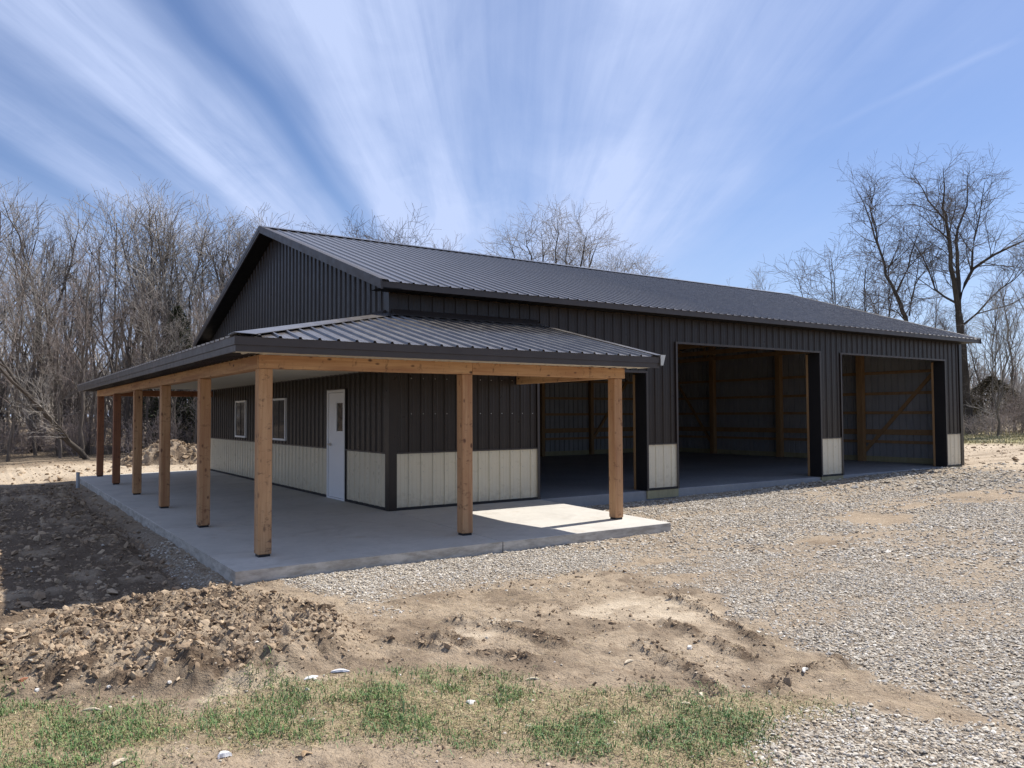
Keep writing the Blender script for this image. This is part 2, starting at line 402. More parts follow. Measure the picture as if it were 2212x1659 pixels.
# ------------------------------------------------------------------ dimensions
BX, BW = 18.64, 12.2                     # barn length (x) and width (y)
HW = 0.95; SL = 0.3306                   # wainscot height, roof pitch
EX0, EX1, EY = -0.3675, 18.86, -0.47     # roof edges
EZ = 3.738; RY = 6.13; RZ = EZ + SL*(RY-EY)
PT = 3.26                                # porch roof against the wall
FX, FY, FZ1, FZ0 = -3.3516, -3.2239, 2.4607, 2.2892
FR, FL = 3.01, 13.26
PXc, PYc = -2.8837, -2.685
POSTY = [-2.685, 0.2761, 3.2402, 6.1945, 9.2107, 12.30]
POSTX = [-0.1446, 2.5855]
SX, SY, SR, SLN = -3.39, -3.412, 3.051, 12.75
BZ0, BZ1 = 2.1406, 2.3011; PWD = .161
def slab_z(x, y):
    return -0.06*max(0, min(1, max(-x/3.39, -y/3.41)))

# ------------------------------------------------------------------ ground
gravel_poly = [(-2.97, -3.52), (-2.78, -4.39), (-2.63, -4.73), (-2.72, -5.33), (-2.53, -5.74), (-2.32, -5.5), (-1.9, -5.36), (-1.5, -5.5), (-.84, -5.64), (-.33, -5.8), (.1, -6.05), (.42, -6.3), (.36, -6.73), (-.12, -7.35), (-.32, -7.98), (-.39, -8.44), (-.66, -8.97), (-.68, -9.28), (-.8, -9.83), (-1.0, -10.6), (2, -14), (16, -14), (19, -6), (17.5, -.8), (18, .3), (-3.3, .3), (-3.3, -3.45)]
gravel_br = [(-2.5, -9.35), (-2.2, -9.05), (-1.8, -8.98), (-1.45, -9.0), (-1.17, -9.1), (-.9, -9.6), (-.4, -10.2), (-.9, -11.2), (-2.2, -10.6)]
grass_poly = [(-7.5, -4.9), (-5.51, -5.8), (-5.02, -6.3), (-4.53, -6.8), (-3.95, -6.7), (-3.5, -6.82), (-3.15, -7.1), (-2.9, -7.25), (-2.6, -7.5), (-2.4, -7.85), (-2.09, -8.2), (-1.8, -8.5), (-1.37, -8.76), (-1.05, -9.0), (-1.35, -9.2), (-1.76, -9.1), (-2.27, -9.4), (-2.7, -9.5), (-3.1, -8.9), (-3.35, -8.45), (-3.6, -8.1), (-3.85, -7.8), (-4.2, -7.65), (-4.5, -7.45), (-4.7, -7.4), (-4.95, -7.7), (-5.6, -8.3), (-8, -7.2)]
mound_poly = [(-7.5, -3.9), (-5.49, -4.35), (-5.0, -4.0), (-4.2, -3.75), (-3.5, -4.0), (-3.15, -4.6), (-2.95, -5.5), (-3.0, -6.1), (-3.3, -6.7), (-4.0, -6.7), (-4.8, -6.4), (-5.52, -5.95), (-7.5, -5.3)]
sand_polys = [[(-2.58, -6.28), (-2.05, -5.98), (-1.75, -6.3), (-2.3, -6.75)], [(-1.3, -6.35), (-.3, -6.2), (.25, -6.6), (-.1, -7.1), (-.5, -7.2), (-1.2, -6.75)], [(-4.7, -6.65), (-3.9, -6.55), (-3.3, -6.9), (-3.6, -7.05), (-4.6, -6.85)]]
ruts = [[(-2.62, -6.3), (-2.5, -6.72)], [(-2.2, -6.05), (-1.98, -6.5), (-1.95, -6.95), (-1.9, -7.05)], [(-.05, -6.55), (-.2, -7.0), (-.42, -7.5), (-.66, -8.1)], [(-.75, -7.1), (-.85, -7.6), (-1.0, -8.2)], [(-1.42, -7.5), (-1.5, -8.0), (-1.7, -8.5)], [(-3.0, -6.3), (-2.6, -6.85), (-2.3, -7.2)], [(-.55, -8.6), (-1.0, -8.5), (-1.35, -8.65)]]
white_streak = [(-3.1, -3.6), (-2.4, -4.3), (-2.2, -4.9), (-1.6, -5.1)]
def masks(x, y):
    w = (fbm(x*1.7, y*1.7, 4, 5)-.5)*.55
    w2 = (fbm(x*5, y*5, 3, 9)-.5)*.25
    gr = sstep(-.10, .16, poly_sd(x, y, gravel_poly)+w*.6+w2)
    gb = sstep(-.12, .2, poly_sd(x, y, gravel_br)+w*.6+w2)
    band = sstep(.9, .25, np.abs(line_d(x, y, [(-1.9, -5.0), (.3, -5.4), (3.5, -5.0), (9, -4.0), (17, -4.0)])))
    thin = .75*band*sstep(.36, .60, fbm(x*1.3+3, y*1.3, 4, 31)) + .8*sstep(.44, .62, fbm(x*.55, y*1.3, 5, 77))
    gr = np.maximum(gr*(1-thin*.8), gb*.9)
    slot = sstep(.30, .05, line_d(x, y, [(-3.62, -3.1), (-3.6, -1.2), (-3.5, 1.5)])+w*.6)*.45
    gr = np.maximum(gr, slot)
    gs = sstep(-.14, .22, poly_sd(x, y, grass_poly)+w*.9)
    mo = sstep(-.05, .35, poly_sd(x, y, mound_poly)+w*.6)
    sa = np.zeros_like(x)
    for pl in sand_polys: sa = np.maximum(sa, sstep(-.06, .12, poly_sd(x, y, pl)+w*.35))
    sa = sa*(1-gr)*(.35+.65*sstep(.38, .60, fbm(x*5, y*9, 4, 161)))
    rd = np.full(x.shape, 9.0)
    for r_ in ruts: rd = np.minimum(rd, line_d(x, y, r_)+w*.25)
    ru = sstep(.13, .03, rd)
    return gr, gs, mo, sa, ru
def zbase(x, y):
    d = np.hypot(x+5.66, y+12.0)
    z = -.2 + .17*sstep(5, 18, x)*sstep(9, 3, np.abs(y+1)*0+np.where(y > 6, y-2, 0))
    z = z - .03*sstep(-3.3, -5, x)
    z = z + .42*sstep(28, 62, d)*sstep(.35, .1, np.arctan2(y+12, x+5.66)-.55)     # rise to the right
    z = z + 1.3*sstep(34, 75, d)*sstep(.5, 1.1, np.arctan2(y+12, x+5.66))         # wood floor rising to the left
    z = z + .02*(fbm(x*.35, y*.35, 3, 3)-.5)*2
    return z
def zground(x, y):
    gr, gs, mo, sa, ru = masks(x, y)
    z = zbase(x, y)
    rg = 1-np.abs(2*fbm(x*4.2, y*4.2, 4, 41)-1)
    rg2 = 1-np.abs(2*fbm(x*10+2, y*10, 3, 143)-1); rg3 = 1-np.abs(2*fbm(x*24, y*24, 2, 147)-1)
    z = z + mo*(.10+.12*(rg-.55)+.085*(rg2-.5)+.035*(rg3-.5)+.08*(fbm(x*5, y*5, 3, 149)-.5))
    lf = sstep(-3.45, -3.9, x)*sstep(14, 9, y)*(1-mo)*sstep(-7, -4, y)
    z = z + lf*(.06*(1-np.abs(2*fbm(x*1.6, y*5.5, 4, 45)-1)-.5)+.06*(fbm(x*9, y*12, 3, 47)-.5))
    z = z - .07*sstep(.25, .05, line_d(x, y, [(-3.75, -3.2), (-3.75, 9)]))*sstep(-4.2, -3.4, -np.abs(x+3.75)-3.3)
    soilm = (1-gr)*(1-gs)*(1-sa)*(1-mo)
    z = z + soilm*.034*(fbm(x*7, y*7, 4, 51)-.5)*2
    z = z + gs*.03*(fbm(x*5, y*5, 4, 53)-.5)*2
    z = z + gr*(.012*(fbm(x*18, y*18, 2, 57)-.5)*2+.03*(fbm(x*1.3, y*1.3, 3, 59)-.4))
    z = z + ru*(.010+.052*(rg2-.45)+.035*(rg3-.5)) + soilm*.016*(rg2-.5)*sstep(.42, .6, fbm(x*1.8, y*1.8, 3, 151))
    z = z + .008*(fbm(x*22, y*22, 2, 63)-.5)
    return z
def axis(lo, hi, st, far_lo, far_hi, g=1.055, cap=14.0):
    mid = list(np.arange(lo, hi+1e-6, st)); a = []; s_ = st; v = lo
    while v > far_lo: s_ = min(s_*g, cap); v -= s_; a.append(v)
    b_ = []; s_ = st; v = mid[-1]
    while v < far_hi: s_ = min(s_*g, cap); v += s_; b_.append(v)
    return np.array(a[::-1]+mid+b_)
def axis2(segs, far_lo, far_hi):
    mid = []
    for a_, b_, st in segs: mid += list(np.linspace(a_, b_, int(round((b_-a_)/st)), endpoint=False))
    mid.append(segs[-1][1]); a = []; v = segs[0][0]; s_ = segs[0][2]
    while v > far_lo: s_ = min(s_*1.075, 16); v -= s_; a.append(v)
    b = []; v = segs[-1][1]; s_ = segs[-1][2]
    while v < far_hi: s_ = min(s_*1.075, 16); v += s_; b.append(v)
    return np.array(a[::-1]+mid+b)
gx = axis2([(-6.0, -2.3, .020), (-2.3, .4, .026), (.4, 2.2, .04)], -700, 900)
gy = axis2([(-10.3, -7.2, .032), (-7.2, -3.8, .020), (-3.8, -2.6, .03), (-2.6, 1.0, .06)], -700, 900)
X, Y = np.meshgrid(gx, gy); Z = zground(X, Y)
nx, ny = len(gx), len(gy)
idx = np.arange(nx*ny).reshape(ny, nx)
F = np.stack([idx[:-1, :-1], idx[:-1, 1:], idx[1:, 1:], idx[1:, :-1]], -1).reshape(-1, 4)
gr, gs, mo, sa, ru = masks(X, Y)
dist = np.hypot(X+5.66, Y+12.0)
wob = (fbm(X*.25, Y*.25, 4, 71)-.5)
farsand = sstep(12.2, 13.6, Y+wob*1.5)*(1-sstep(22.5, 24.5, Y-.12*X+wob*4))*.8 + sstep(16.5, 20, X+wob*3)*sstep(-14, -6, Y)*.75*(1-sstep(12.2, 13, Y))
farsand = farsand*(.55+.9*fbm(X*.5, Y*1.6, 4, 73))
tracks = sstep(.56, .66, fbm(X*.35, Y*2.4, 4, 75))
sa = np.clip(np.maximum(sa, farsand*(1-tracks*.7)), 0, 1)
dk = np.clip(ru*.65*sstep(.34, .58, fbm(X*6, Y*6, 3, 87)) + mo*sstep(.47, .62, fbm(X*7, Y*7, 5, 81))*.9 + (1-gr)*(1-sa)*.45*sstep(.54, .62, fbm(X*2.2, Y*2.2, 5, 83)), 0, 1)
dk = np.maximum(dk, gs*.75*sstep(.52, .62, fbm(X*7, Y*7, 4, 89)))
dk = np.maximum(dk, sstep(-3.4, -4.0, X)*sstep(13, 12, Y)*sstep(-5.0, -3.9, Y)*.85*sstep(.28, .52, fbm(X*3, Y*2, 4, 85)))  # shadow beside the porch, deepened in the soil colour
lawnm = sstep(31, 34, X*.98+Y*.16+wob*4)*sstep(-60, -20, Y*0+X)
lawnm = np.maximum(lawnm, sstep(-9.2, -10.5, X)*sstep(12, 8, Y)*.6)
littm = sstep(22.8, 24.6, Y-.12*X+wob*4)*sstep(34, 30, X-.55*Y*0)
littm = np.maximum(littm, sstep(44, 52, X*.9+Y*.2+wob*10)*.8)
gmesh = np_mesh('ground', np.stack([X, Y, Z], -1).reshape(-1, 3), F, [M['ground']], True,
                np.stack([gr, gs, dk, sa], -1).reshape(-1, 4))
a = gmesh.color_attributes.new('far', 'FLOAT_COLOR', 'POINT')
a.data.foreach_set('color', np.stack([lawnm, littm, 0*X, 0*X+1], -1).astype(np.float32).ravel())
lab(link('ground', gmesh), kind='structure')

# ------------------------------------------------------------------ concrete
def slab_section(x0, x1, y0, y1):
    mb = MB(); g_ = .004
    g_ = .008; xs_ = sorted({x0+g_, x1-g_}); ys_ = sorted({y0+g_, y1-g_})
    pts = [(x, y, -.6) for y in ys_ for x in xs_] + [(x, y, slab_z(x, y)) for y in ys_ for x in xs_]
    mb.hexa(pts); return mb
ps = lab(empty('patio_slab', (0, 0, 0)), kind='structure')
for r_ in ((SX, 0, 0, 6.2), (SX, 0, 6.2, SLN), (0, SR, SY, 0)):
    slab_section(*r_).build('slab_section', M['concrete'], ps, bevel=.006)
mb = MB()                                                      # corner section: two planes falling to both edges
g_ = .008; cz = -.06
P0, P1, P2, P3 = (SX+g_, SY+g_), (-g_, SY+g_), (-g_, -g_), (SX+g_, -g_)
T = [(P0[0], P0[1], cz), (P1[0], P1[1], cz), (P2[0], P2[1], 0), (P3[0], P3[1], cz)]
Bt = [(q[0], q[1], -.6) for q in T]
mb.quad(T[0], T[1], T[2]); mb.quad(T[0], T[2], T[3])
for i in range(4): mb.quad(Bt[i], Bt[(i+1) % 4], T[(i+1) % 4], T[i])
mb.build('slab_section', M['concrete'], ps)
mb = MB(); mb.box(.02, BX-.004, .015, BW-.004, -.6, -.006); lab(mb.build('floor', M['floor'], bevel=.01), kind='structure')

# ------------------------------------------------------------------ the barn
barn = lab(empty('pole_barn', (0, 0, 0)), 'dark metal pole barn with cream wainscot, three open bays and a cedar post porch', 'barn')
RIB = .2286; PAN = .9144
def cols(u0, u1, phase=0.0, rh=.021):
    """profile points (u, height) of ribbed sheet between u0 and u1"""
    pts = []
    k0 = int(math.floor((u0-phase)/RIB))-1; k1 = int(math.ceil((u1-phase)/RIB))+1
    for k in range(k0, k1+1):
        c_ = phase+k*RIB
        pts += [(c_-.025, 0), (c_-.012, rh), (c_+.012, rh), (c_+.025, 0)]
        for q in (.0762, .1524): pts += [(c_+q-.011, 0), (c_+q, .004), (c_+q+.011, 0)]
    pts.sort()
    def at(u):
        for (a0, h0), (a1, h1) in zip(pts[:-1], pts[1:]):
            if a0 <= u <= a1: return h0+(h1-h0)*(u-a0)/(a1-a0+1e-9)
        return 0
    return [(u0, at(u0))]+[q for q in pts if u0+1e-4 < q[0] < u1-1e-4]+[(u1, at(u1))]
def sheet(name, u0, u1, lo, hi, mp, mats, parent, phase=0.0, back=None, rh=.021, thick=.0015, flip=False):
    """one ribbed sheet; lo/hi give start and end along the rib for each u, mp(u, v, n) -> xyz"""
    cs = cols(u0, u1, phase, rh)
    lo_ = lo if callable(lo) else (lambda u: lo); hi_ = hi if callable(hi) else (lambda u: hi)
    cs = [(u, h) for u, h in cs if hi_(u)-lo_(u) > -1e-6]
    if len(cs) < 2: return None
    V = []; Fs = []; mi = []
    for u, h in cs: V += [mp(u, lo_(u), h), mp(u, max(hi_(u), lo_(u)+1e-4), h)]
    n = len(cs)
    for i in range(n-1):
        f = (2*i, 2*i+2, 2*i+3, 2*i+1); Fs.append(f[::-1] if flip else f); mi.append(0)
    if back is not None:
        o_ = len(V)
        for u, h in cs: V += [mp(u, lo_(u), h-thick), mp(u, max(hi_(u), lo_(u)+1e-4), h-thick)]
        for i in range(n-1):
            f = (o_+2*i, o_+2*i+1, o_+2*i+3, o_+2*i+2); Fs.append(f[::-1] if flip else f); mi.append(1)
    me = bpy.data.meshes.new(name); me.from_pydata([tuple(v) for v in V], [], Fs)
    for m_ in (mats, back) if back is not None else (mats,): me.materials.append(m_)
    if back is not None: me.polygons.foreach_set('material_index', mi)
    me.update()
    return link(name, me, parent)
def spans(a, b, cuts):
    """split [a,b] at panel joints and at given cuts"""
    s_ = {round(a, 4), round(b, 4)}
    k = math.ceil(a/PAN)
    while k*PAN < b-.02:
        if k*PAN > a+.02: s_.add(round(k*PAN, 4))
        k += 1
    for c_ in cuts:
        if a < c_ < b: s_ = {q for q in s_ if abs(q-c_) > .03}; s_.add(c_)
    s_ |= {round(a, 4), round(b, 4)}
    s_ = sorted(s_); return list(zip(s_[:-1], s_[1:]))
D1, D2, D3 = (3.05, 5.7966), (6.7108, 11.7083), (12.6241, 17.6943)
H1, H2 = 2.4362, 3.0882
front = lambda u, v, n: (u, -.002-n, v)
for a_, b_ in spans(0.02, BX-.02, [q for d in (D1, D2, D3) for q in d]):
    mid = (a_+b_)/2; lo = HW+.012
    for d, h in ((D1, H1), (D2, H2), (D3, H2)):
        if d[0] < mid < d[1]: lo = h+.01
    sheet('siding_panel', a_, b_, lo, EZ-.11, front, M['dark'], barn, .13, back=M['backer'])
    if lo < 1: sheet('wainscot_panel', a_, b_, .045, HW-.012, front, M['cream'], barn, .13)
# gable wall with the porch (x = 0), door and two windows
WIN = [(8.42, 9.39, 1.03, 1.98), (5.27, 6.24, 1.03, 1.98)]; DR = (1.86, 2.75, 0.0, 2.07)
gtop = lambda y: EZ-.05+SL*((y if y < RY else 2*RY-y)-EY)
gab = lambda u, v, n: (.002*-1-n, u, v)
for a_, b_ in spans(0.02, BW-.02, [q for w in WIN+[DR] for q in w[:2]]+[RY]):
    mid = (a_+b_)/2; segs = [(HW+.012, None)]; ws = [(.045, HW-.012)]
    for w in WIN:
        if w[0] < mid < w[1]: segs = [(HW+.012, w[2]-.0), (w[3], None)]
    if DR[0] < mid < DR[1]: segs = [(DR[3], None)]; ws = []
    for lo, hi in segs: sheet('siding_panel', a_, b_, lo, gtop if hi is None else hi, gab, M['dark'], barn, .10, back=M['backer'], flip=True)
    for lo, hi in ws: sheet('wainscot_panel', a_, b_, lo, hi, gab, M['cream'], barn, .10, flip=True)
# far gable and back wall, seen from inside
fgab = lambda u, v, n: (BX+.002+n, u, v)
for a_, b_ in spans(0.02, BW-.02, [RY]): sheet('siding_panel', a_, b_, -.25, gtop, fgab, M['dark'], barn, .1, back=M['backer'], rh=.034)
bck = lambda u, v, n: (u, BW+.002+n, v)
for a_, b_ in spans(0.02, BX-.02, []): sheet('siding_panel', a_, b_, -.25, EZ-.11, bck, M['dark'], barn, .1, back=M['backer'], flip=True, rh=.034)
# main roof, both slopes, one sheet per panel
cs_, sn_ = 1/math.hypot(1, SL), SL/math.hypot(1, SL)
rlen = (RY-EY+.03)/cs_
rf = lambda u, v, n: (u, EY-.03+v*cs_-n*sn_, EZ-.01+v*sn_+n*cs_)
rb = lambda u, v, n: (u, 2*RY-(EY-.03+v*cs_-n*sn_), EZ-.01+v*sn_+n*cs_)
k = 0; u = EX0+.02
while u < EX1-.03:
    u2 = min(u+PAN, EX1-.02)
    sheet('roof_panel', u, u2, 0, rlen-.0, rf, M['roof'], barn, EX0+.1, rh=.021)
    sheet('roof_panel', u, u2, 0, rlen-.0, rb, M['roof'], barn, EX0+.1, rh=.021, flip=True)
    u = u2
mb = MB()
for s_ in (-1, 1):
    y_ = RY+s_*.19; z_ = RZ-.19*SL+.034
    mb.hexa([(EX0-.012, RY, RZ+.034), (EX1+.01, RY, RZ+.034), (EX0-.012, y_, z_), (EX1+.01, y_, z_), (EX0-.012, RY, RZ+.044), (EX1+.01, RY, RZ+.044), (EX0-.012, y_, z_+.008), (EX1+.01, y_, z_+.008)])
mb.build('ridge_cap', M['roof'], barn)
for s_ in (0, 1):                                              # eave fascia and soffit, front and back
    f_ = (lambda y: y) if s_ == 0 else (lambda y: 2*RY-y)
    mb = MB(); y0, y1 = sorted((f_(EY-.012), f_(EY+.012))); mb.box(EX0, EX1, y0, y1, EZ-.115, EZ-.012); mb.build('fascia', M['trim'], barn)
    sof = (lambda u, v, n: (u, f_(v), EZ-.105+n*.6))
    u = EX0+.01
    while u < EX1-.02:
        u2 = min(u+PAN, EX1-.01); sheet('soffit_panel', u, u2, EY+.014, -.012, sof, M['soffit'], barn, .05); u = u2
def slope_bar(x0, x1, y0, z0, y1, z1, h, name, mat, dz=0.0):
    mb_ = MB(); mb_.hexa([(x0, y0, z0-h+dz), (x1, y0, z0-h+dz), (x0, y1, z1-h+dz), (x1, y1, z1-h+dz), (x0, y0, z0+dz), (x1, y0, z0+dz), (x0, y1, z1+dz), (x1, y1, z1+dz)])
    return mb_.build(name, mat, barn)
for xa, xb, xi in ((EX0-.03, EX0, -.0), (EX1, EX1+.03, BX)):
    for yo in (EY-.035, 2*RY-EY+.035):
        zo = EZ-.035*SL
        slope_bar(xa, xb, yo, zo, RY, RZ, .105, 'rake_trim', M['trim'], .035)
        o_ = slope_bar(xa+.008, xb+.012, yo, zo, RY, RZ, .055, 'rake_trim', M['trim'], -.072)
    for yo in (EY-.02, 2*RY-EY+.02):                           # rake soffit and the flange over the sheet edge
        lo_, hi_ = sorted((xb if xi < 1 else xa, xi))
        slope_bar(lo_+.002, hi_-.024 if xi < 1 else hi_, yo, EZ-.02*SL, RY, RZ, .012, 'rake_soffit', M['soffit'], -.1)
        a2, b2 = (xb+.001, xb+.12) if xi < 1 else (xa-.12, xa-.001)
        slope_bar(a2, b2, yo, EZ-.02*SL, RY, RZ, .004, 'rake_flange', M['trim'], .030)
# corner, base, wainscot and jamb trim
def lbox(name, mat, *a_, bevel=0):
    mb_ = MB(); mb_.box(*a_); return mb_.build(name, mat, barn, bevel)
lbox('corner_trim', M['dark'], -.026, .115, -.034, -.0245, -.0, EZ-.12)
lbox('corner_trim', M['dark'], -.034, -.0265, -.034, .11, -.0, PT+1.0*0+.42)
lbox('corner_trim', M['dark'], BX-.115, BX+.026, -.034, -.0245, 0, EZ-.12)
lbox('corner_trim', M['dark'], BX+.0265, BX+.034, -.034, .11, 0, EZ-.12)
for a_, b_ in ((.116, D1[0]), (D1[1], D2[0]), (D2[1], D3[0]), (D3[1], BX-.116)):
    lbox('wainscot_trim', M['trim'], a_, b_, -.032, -.001, HW-.012, HW+.012)
    lbox('base_trim', M['black'], a_, b_, -.030, -.001, .0, .045)
    if a_ > 1: lbox('skirt_board', M['treated'], a_+.01, b_-.005, -.020, .014, -.17, -.004)
for a_, b_ in ((.111, DR[0]-.02), (DR[1]+.02, BW)):
    lbox('wainscot_trim', M['trim'], -.032, -.001, a_, b_, HW-.012, HW+.012)
    lbox('base_trim', M['black'], -.030, -.001, a_, b_, .0, .045)
for (a_, b_), h in ((D1, H1), (D2, H2), (D3, H2)):
    for x_, s_ in ((a_, -1), (b_, 1)):
        x0, x1 = sorted((x_, x_-s_*.010)); lbox('jamb', M['black'], x0, x1, -.035, .36, 0, h)
        x0, x1 = sorted((x_+s_*.045, x_-.0*s_+.001*s_)); lbox('jamb_trim', M['trim'], x0, x1, -.036, -.026, .0, h+.04)
        x0, x1 = sorted((x_-s_*.011, x_-s_*.018)); lbox('door_stop', M['pine'], x0, x1, .30, .36, 0, h-.03)
    lbox('head_trim', M['trim'], a_-.0, b_+.0, -.037, .0, h-.005, h+.04)
    lbox('header_board', M['pine'], a_-.3, b_+.3, .04, .08, h+.005, h+.29)
# windows in the gable wall
for y0, y1, z0, z1 in WIN:
    mb = MB(); t_ = .045
    for q in ((y0, y1, z0, z0+t_), (y0, y1, z1-t_, z1), (y0, y0+t_, z0+t_, z1-t_), (y1-t_, y1, z0+t_, z1-t_)): mb.box(-.050, .03, q[0], q[1], q[2], q[3])
    w_ = mb.build('window', M['white'], barn, .004)
    mb = MB(); mb.box(-.030, -.022, y0+t_, y1-t_, z0+t_, z1-t_); mb.build('pane', M['glass'], w_)
    mb = MB(); ym = (y0+y1)/2; mb.box(-.038, -.0305, ym-.012, ym+.012, z0+t_, z1-t_); mb.build('meeting_rail', M['black'], w_)
# entry door
y0, y1, z0, z1 = DR
mb = MB(); t_ = .05
mb.box(-.045, .05, y0, y0+t_, z0, z1); mb.box(-.045, .05, y1-t_, y1, z0, z1); mb.box(-.045, .05, y0+t_, y1-t_, z1-t_, z1); mb.box(-.045, .05, y0+t_, y1-t_, .0, .03)
mb.build('door_frame', M['white'], barn, .003)
dr = MB(); gy0, gy1, gz0, gz1 = 1.95, 2.30, 1.27, 1.84
ya, yb = y0+t_+.006, y1-t_-.006
for q in ((ya, gy0, .036, z1-t_-.006), (gy1, yb, .036, z1-t_-.006), (gy0, gy1, .036, gz0), (gy0, gy1, gz1, z1-t_-.006)): dr.box(-.022, .02, q[0], q[1], q[2], q[3])
dr = dr.build('door', M['white'], barn)
mb = MB(); mb.box(-.008, -.002, gy0+.016, gy1-.016, gz0+.016, gz1-.016); mb.build('pane', M['door_glass'], dr)
mb = MB()
for q in ((gy0, gy1, gz0, gz0+.02), (gy0, gy1, gz1-.02, gz1), (gy0, gy0+.02, gz0+.02, gz1-.02), (gy1-.02, gy1, gz0+.02, gz1-.02)): mb.box(-.032, -.0222, q[0], q[1], q[2], q[3])
mb.build('pane_frame', M['white'], dr)
mb = MB(); mb.bar((-.022, 2.60, 1.03), (-.075, 2.60, 1.03), .03, .03); mb.bar((-.072, 2.615, 1.03), (-.072, 2.50, 1.03), .018, .02); mb.bar((-.0222, 2.60, 1.03), (-.03, 2.60, 1.03), .065, .065)
mb.build('handle', M['steel'], dr, .003)
mb = MB(); mb.box(-.056, -.001, y0-.03, y1+.03, z1, z1+.02); mb.build('drip_cap', M['trim'], barn)
for ya_ in (y0-.022, y1+.002): lbox('door_trim', M['black'], -.034, -.001, ya_, ya_+.02, 0, z1)

# interior framing
pw2 = .14
for y_ in (3.15, 6.36, 9.5): lbox('frame_post', M['pine'], BX-.04-pw2*1.3, BX-.04, y_-pw2/2-.03, y_+pw2/2+.03, 0, gtop(y_)-.1)
for x_ in (2.4, 4.8, 7.2, 9.6, 12.0, 14.4, 16.8): lbox('frame_post', M['pine'], x_-pw2/2, x_+pw2/2, BW-.05-pw2, BW-.04, 0, EZ-.15)
for x_ in (BX-.11,): lbox('frame_post', M['pine'], x_-pw2/2, x_+pw2/2, BW-.05-pw2, BW-.04, 0, EZ-.15)
for z_, h_ in ((2.87, .09), (2.20, .09), (1.58, .09), (.96, .17), (.645, .09)):
    lbox('girt', M['pine'], BX-.0385, BX-.002, .03, BW-.05, z_-h_/2, z_+h_/2)
    lbox('girt', M['pine'], .05, BX-.05, BW-.0385, BW-.002, z_-h_/2, z_+h_/2)
lbox('girt', M['treated'], BX-.0385, BX-.002, .03, BW-.05, -.0, .17); lbox('girt', M['treated'], .05, BX-.05, BW-.0385, BW-.002, -.0, .17)
for a_, b_ in (((BX-.06, .70, 2.88), (BX-.06, 3.06, .34)), ((BX-.06, BW-.7, 2.88), (BX-.06, 9.6, .34)), ((14.48, BW-.06, .55), (16.4, BW-.06, 2.95)), ((4.9, BW-.06, .55), (6.9, BW-.06, 2.95))):
    mb = MB(); mb.bar(a_, b_, .038, .11, (1, 0, 0) if a_[1] > 12 else (0, 1, 0)); mb.build('brace', M['pine'], barn)
pb = None
for x_ in (2.4, 4.8, 7.2, 9.6, 12.0, 14.4, 16.8):              # roof trusses
    zc = EZ-.13; mb = MB(); rz_ = RZ-.16
    mb.bar((x_, .05, zc), (x_, BW-.08, zc), .038, .14)
    for s_ in (0, 1):
        f_ = (lambda y: y) if s_ == 0 else (lambda y: 2*RY-y)
        mb.bar((x_, f_(.1), EZ-.02), (x_, f_(RY-.02), rz_), .036, .14)
        for ya_, yb_ in ((2.0, 2.0), (2.0, 3.9), (3.9, 3.9), (3.9, RY-.1)):
            mb.bar((x_, f_(ya_), zc+.08), (x_, f_(yb_), EZ-.1+SL*(yb_-.1)), .034, .09, (0, 1, 0) if ya_ == yb_ else (0, 0, 1))
    mb.build('truss', M['pine'], barn)
for s_ in (0, 1):
    f_ = (lambda y: y) if s_ == 0 else (lambda y: 2*RY-y)
    for j in range(9):
        y_ = .35+j*.68; mb = MB(); z_ = EZ-.01+SL*(y_-EY)-.07
        mb.bar((.05, f_(y_), z_), (BX-.05, f_(y_), z_), .038, .085); mb.build('purlin', M['pine'], barn)

# ------------------------------------------------------------------ porch
hip_y = lambda x: x*(FY/FX)           # hip line y for a given x (negative quadrant)
hip_x = lambda y: y*(FX/FY)
sF = (PT-FZ1)/(-FY); sL = (PT-FZ1)/(-FX)
def pf(u, v, n): return (u, v, PT+sF*v+n)
def plw(u, v, n): return (v, u, PT+sL*v+n)
u = FR; first = True
while u > FX+.02:
    u0 = max(u-PAN, FX+.01)
    sheet('porch_roof_panel', u0, u, FY-.03, lambda q: 0.0 if q >= 0 else hip_y(q), pf, M['porch_roof'], barn, .10, rh=.026)
    u = u0
u = FL
while u > FY+.02:
    u0 = max(u-PAN, FY+.01)
    sheet('porch_roof_panel', u0, u, FX-.03, lambda q: 0.0 if q >= 0 else hip_x(q), plw, M['porch_roof'], barn, .10, rh=.026, flip=True)
    u = u0
# hip cap: a folded strip over both slopes
mb = MB(); e = .17
A0, A1 = Vector((FX-.035, FY-.035, FZ1+.03)), Vector((.0, .0, PT+.034))
L0, L1 = Vector((FX-.035, FY+e+.03, FZ1+.022)), Vector((-.03, e, PT+.016)); K0, K1 = Vector((FX+e+.03, FY-.035, FZ1+.022)), Vector((e, -.03, PT+.016))
t_ = Vector((0, 0, .006))
mb.hexa([A0, A1, L0, L1, A0+t_, A1+t_, L0+t_, L1+t_]); mb.hexa([A0, A1, K0, K1, A0+t_, A1+t_, K0+t_, K1+t_])
mb.build('hip_cap', M['porch_roof'], barn)
mb = MB(); mb.hexa([(.02, -.16, PT-.16*sF+.027), (FR, -.16, PT-.16*sF+.027), (.02, -.026, PT+.025), (FR, -.026, PT+.025), (.02, -.16, PT-.16*sF+.033), (FR, -.16, PT-.16*sF+.033), (.02, -.03, PT+.10), (FR, -.03, PT+.10)])
mb.build('wall_flashing', M['trim'], barn)
mb = MB(); mb.hexa([(-.16, .1, PT-.16*sL+.027), (-.026, .1, PT+.025), (-.16, BW, PT-.16*sL+.027), (-.026, BW, PT+.025), (-.16, .1, PT-.16*sL+.033), (-.03, .1, PT+.1), (-.16, BW, PT-.16*sL+.033), (-.03, BW, PT+.1)])
mb.build('wall_flashing', M['trim'], barn)
zm = FZ0+.075                                                  # fascia, upper half proud of the lower
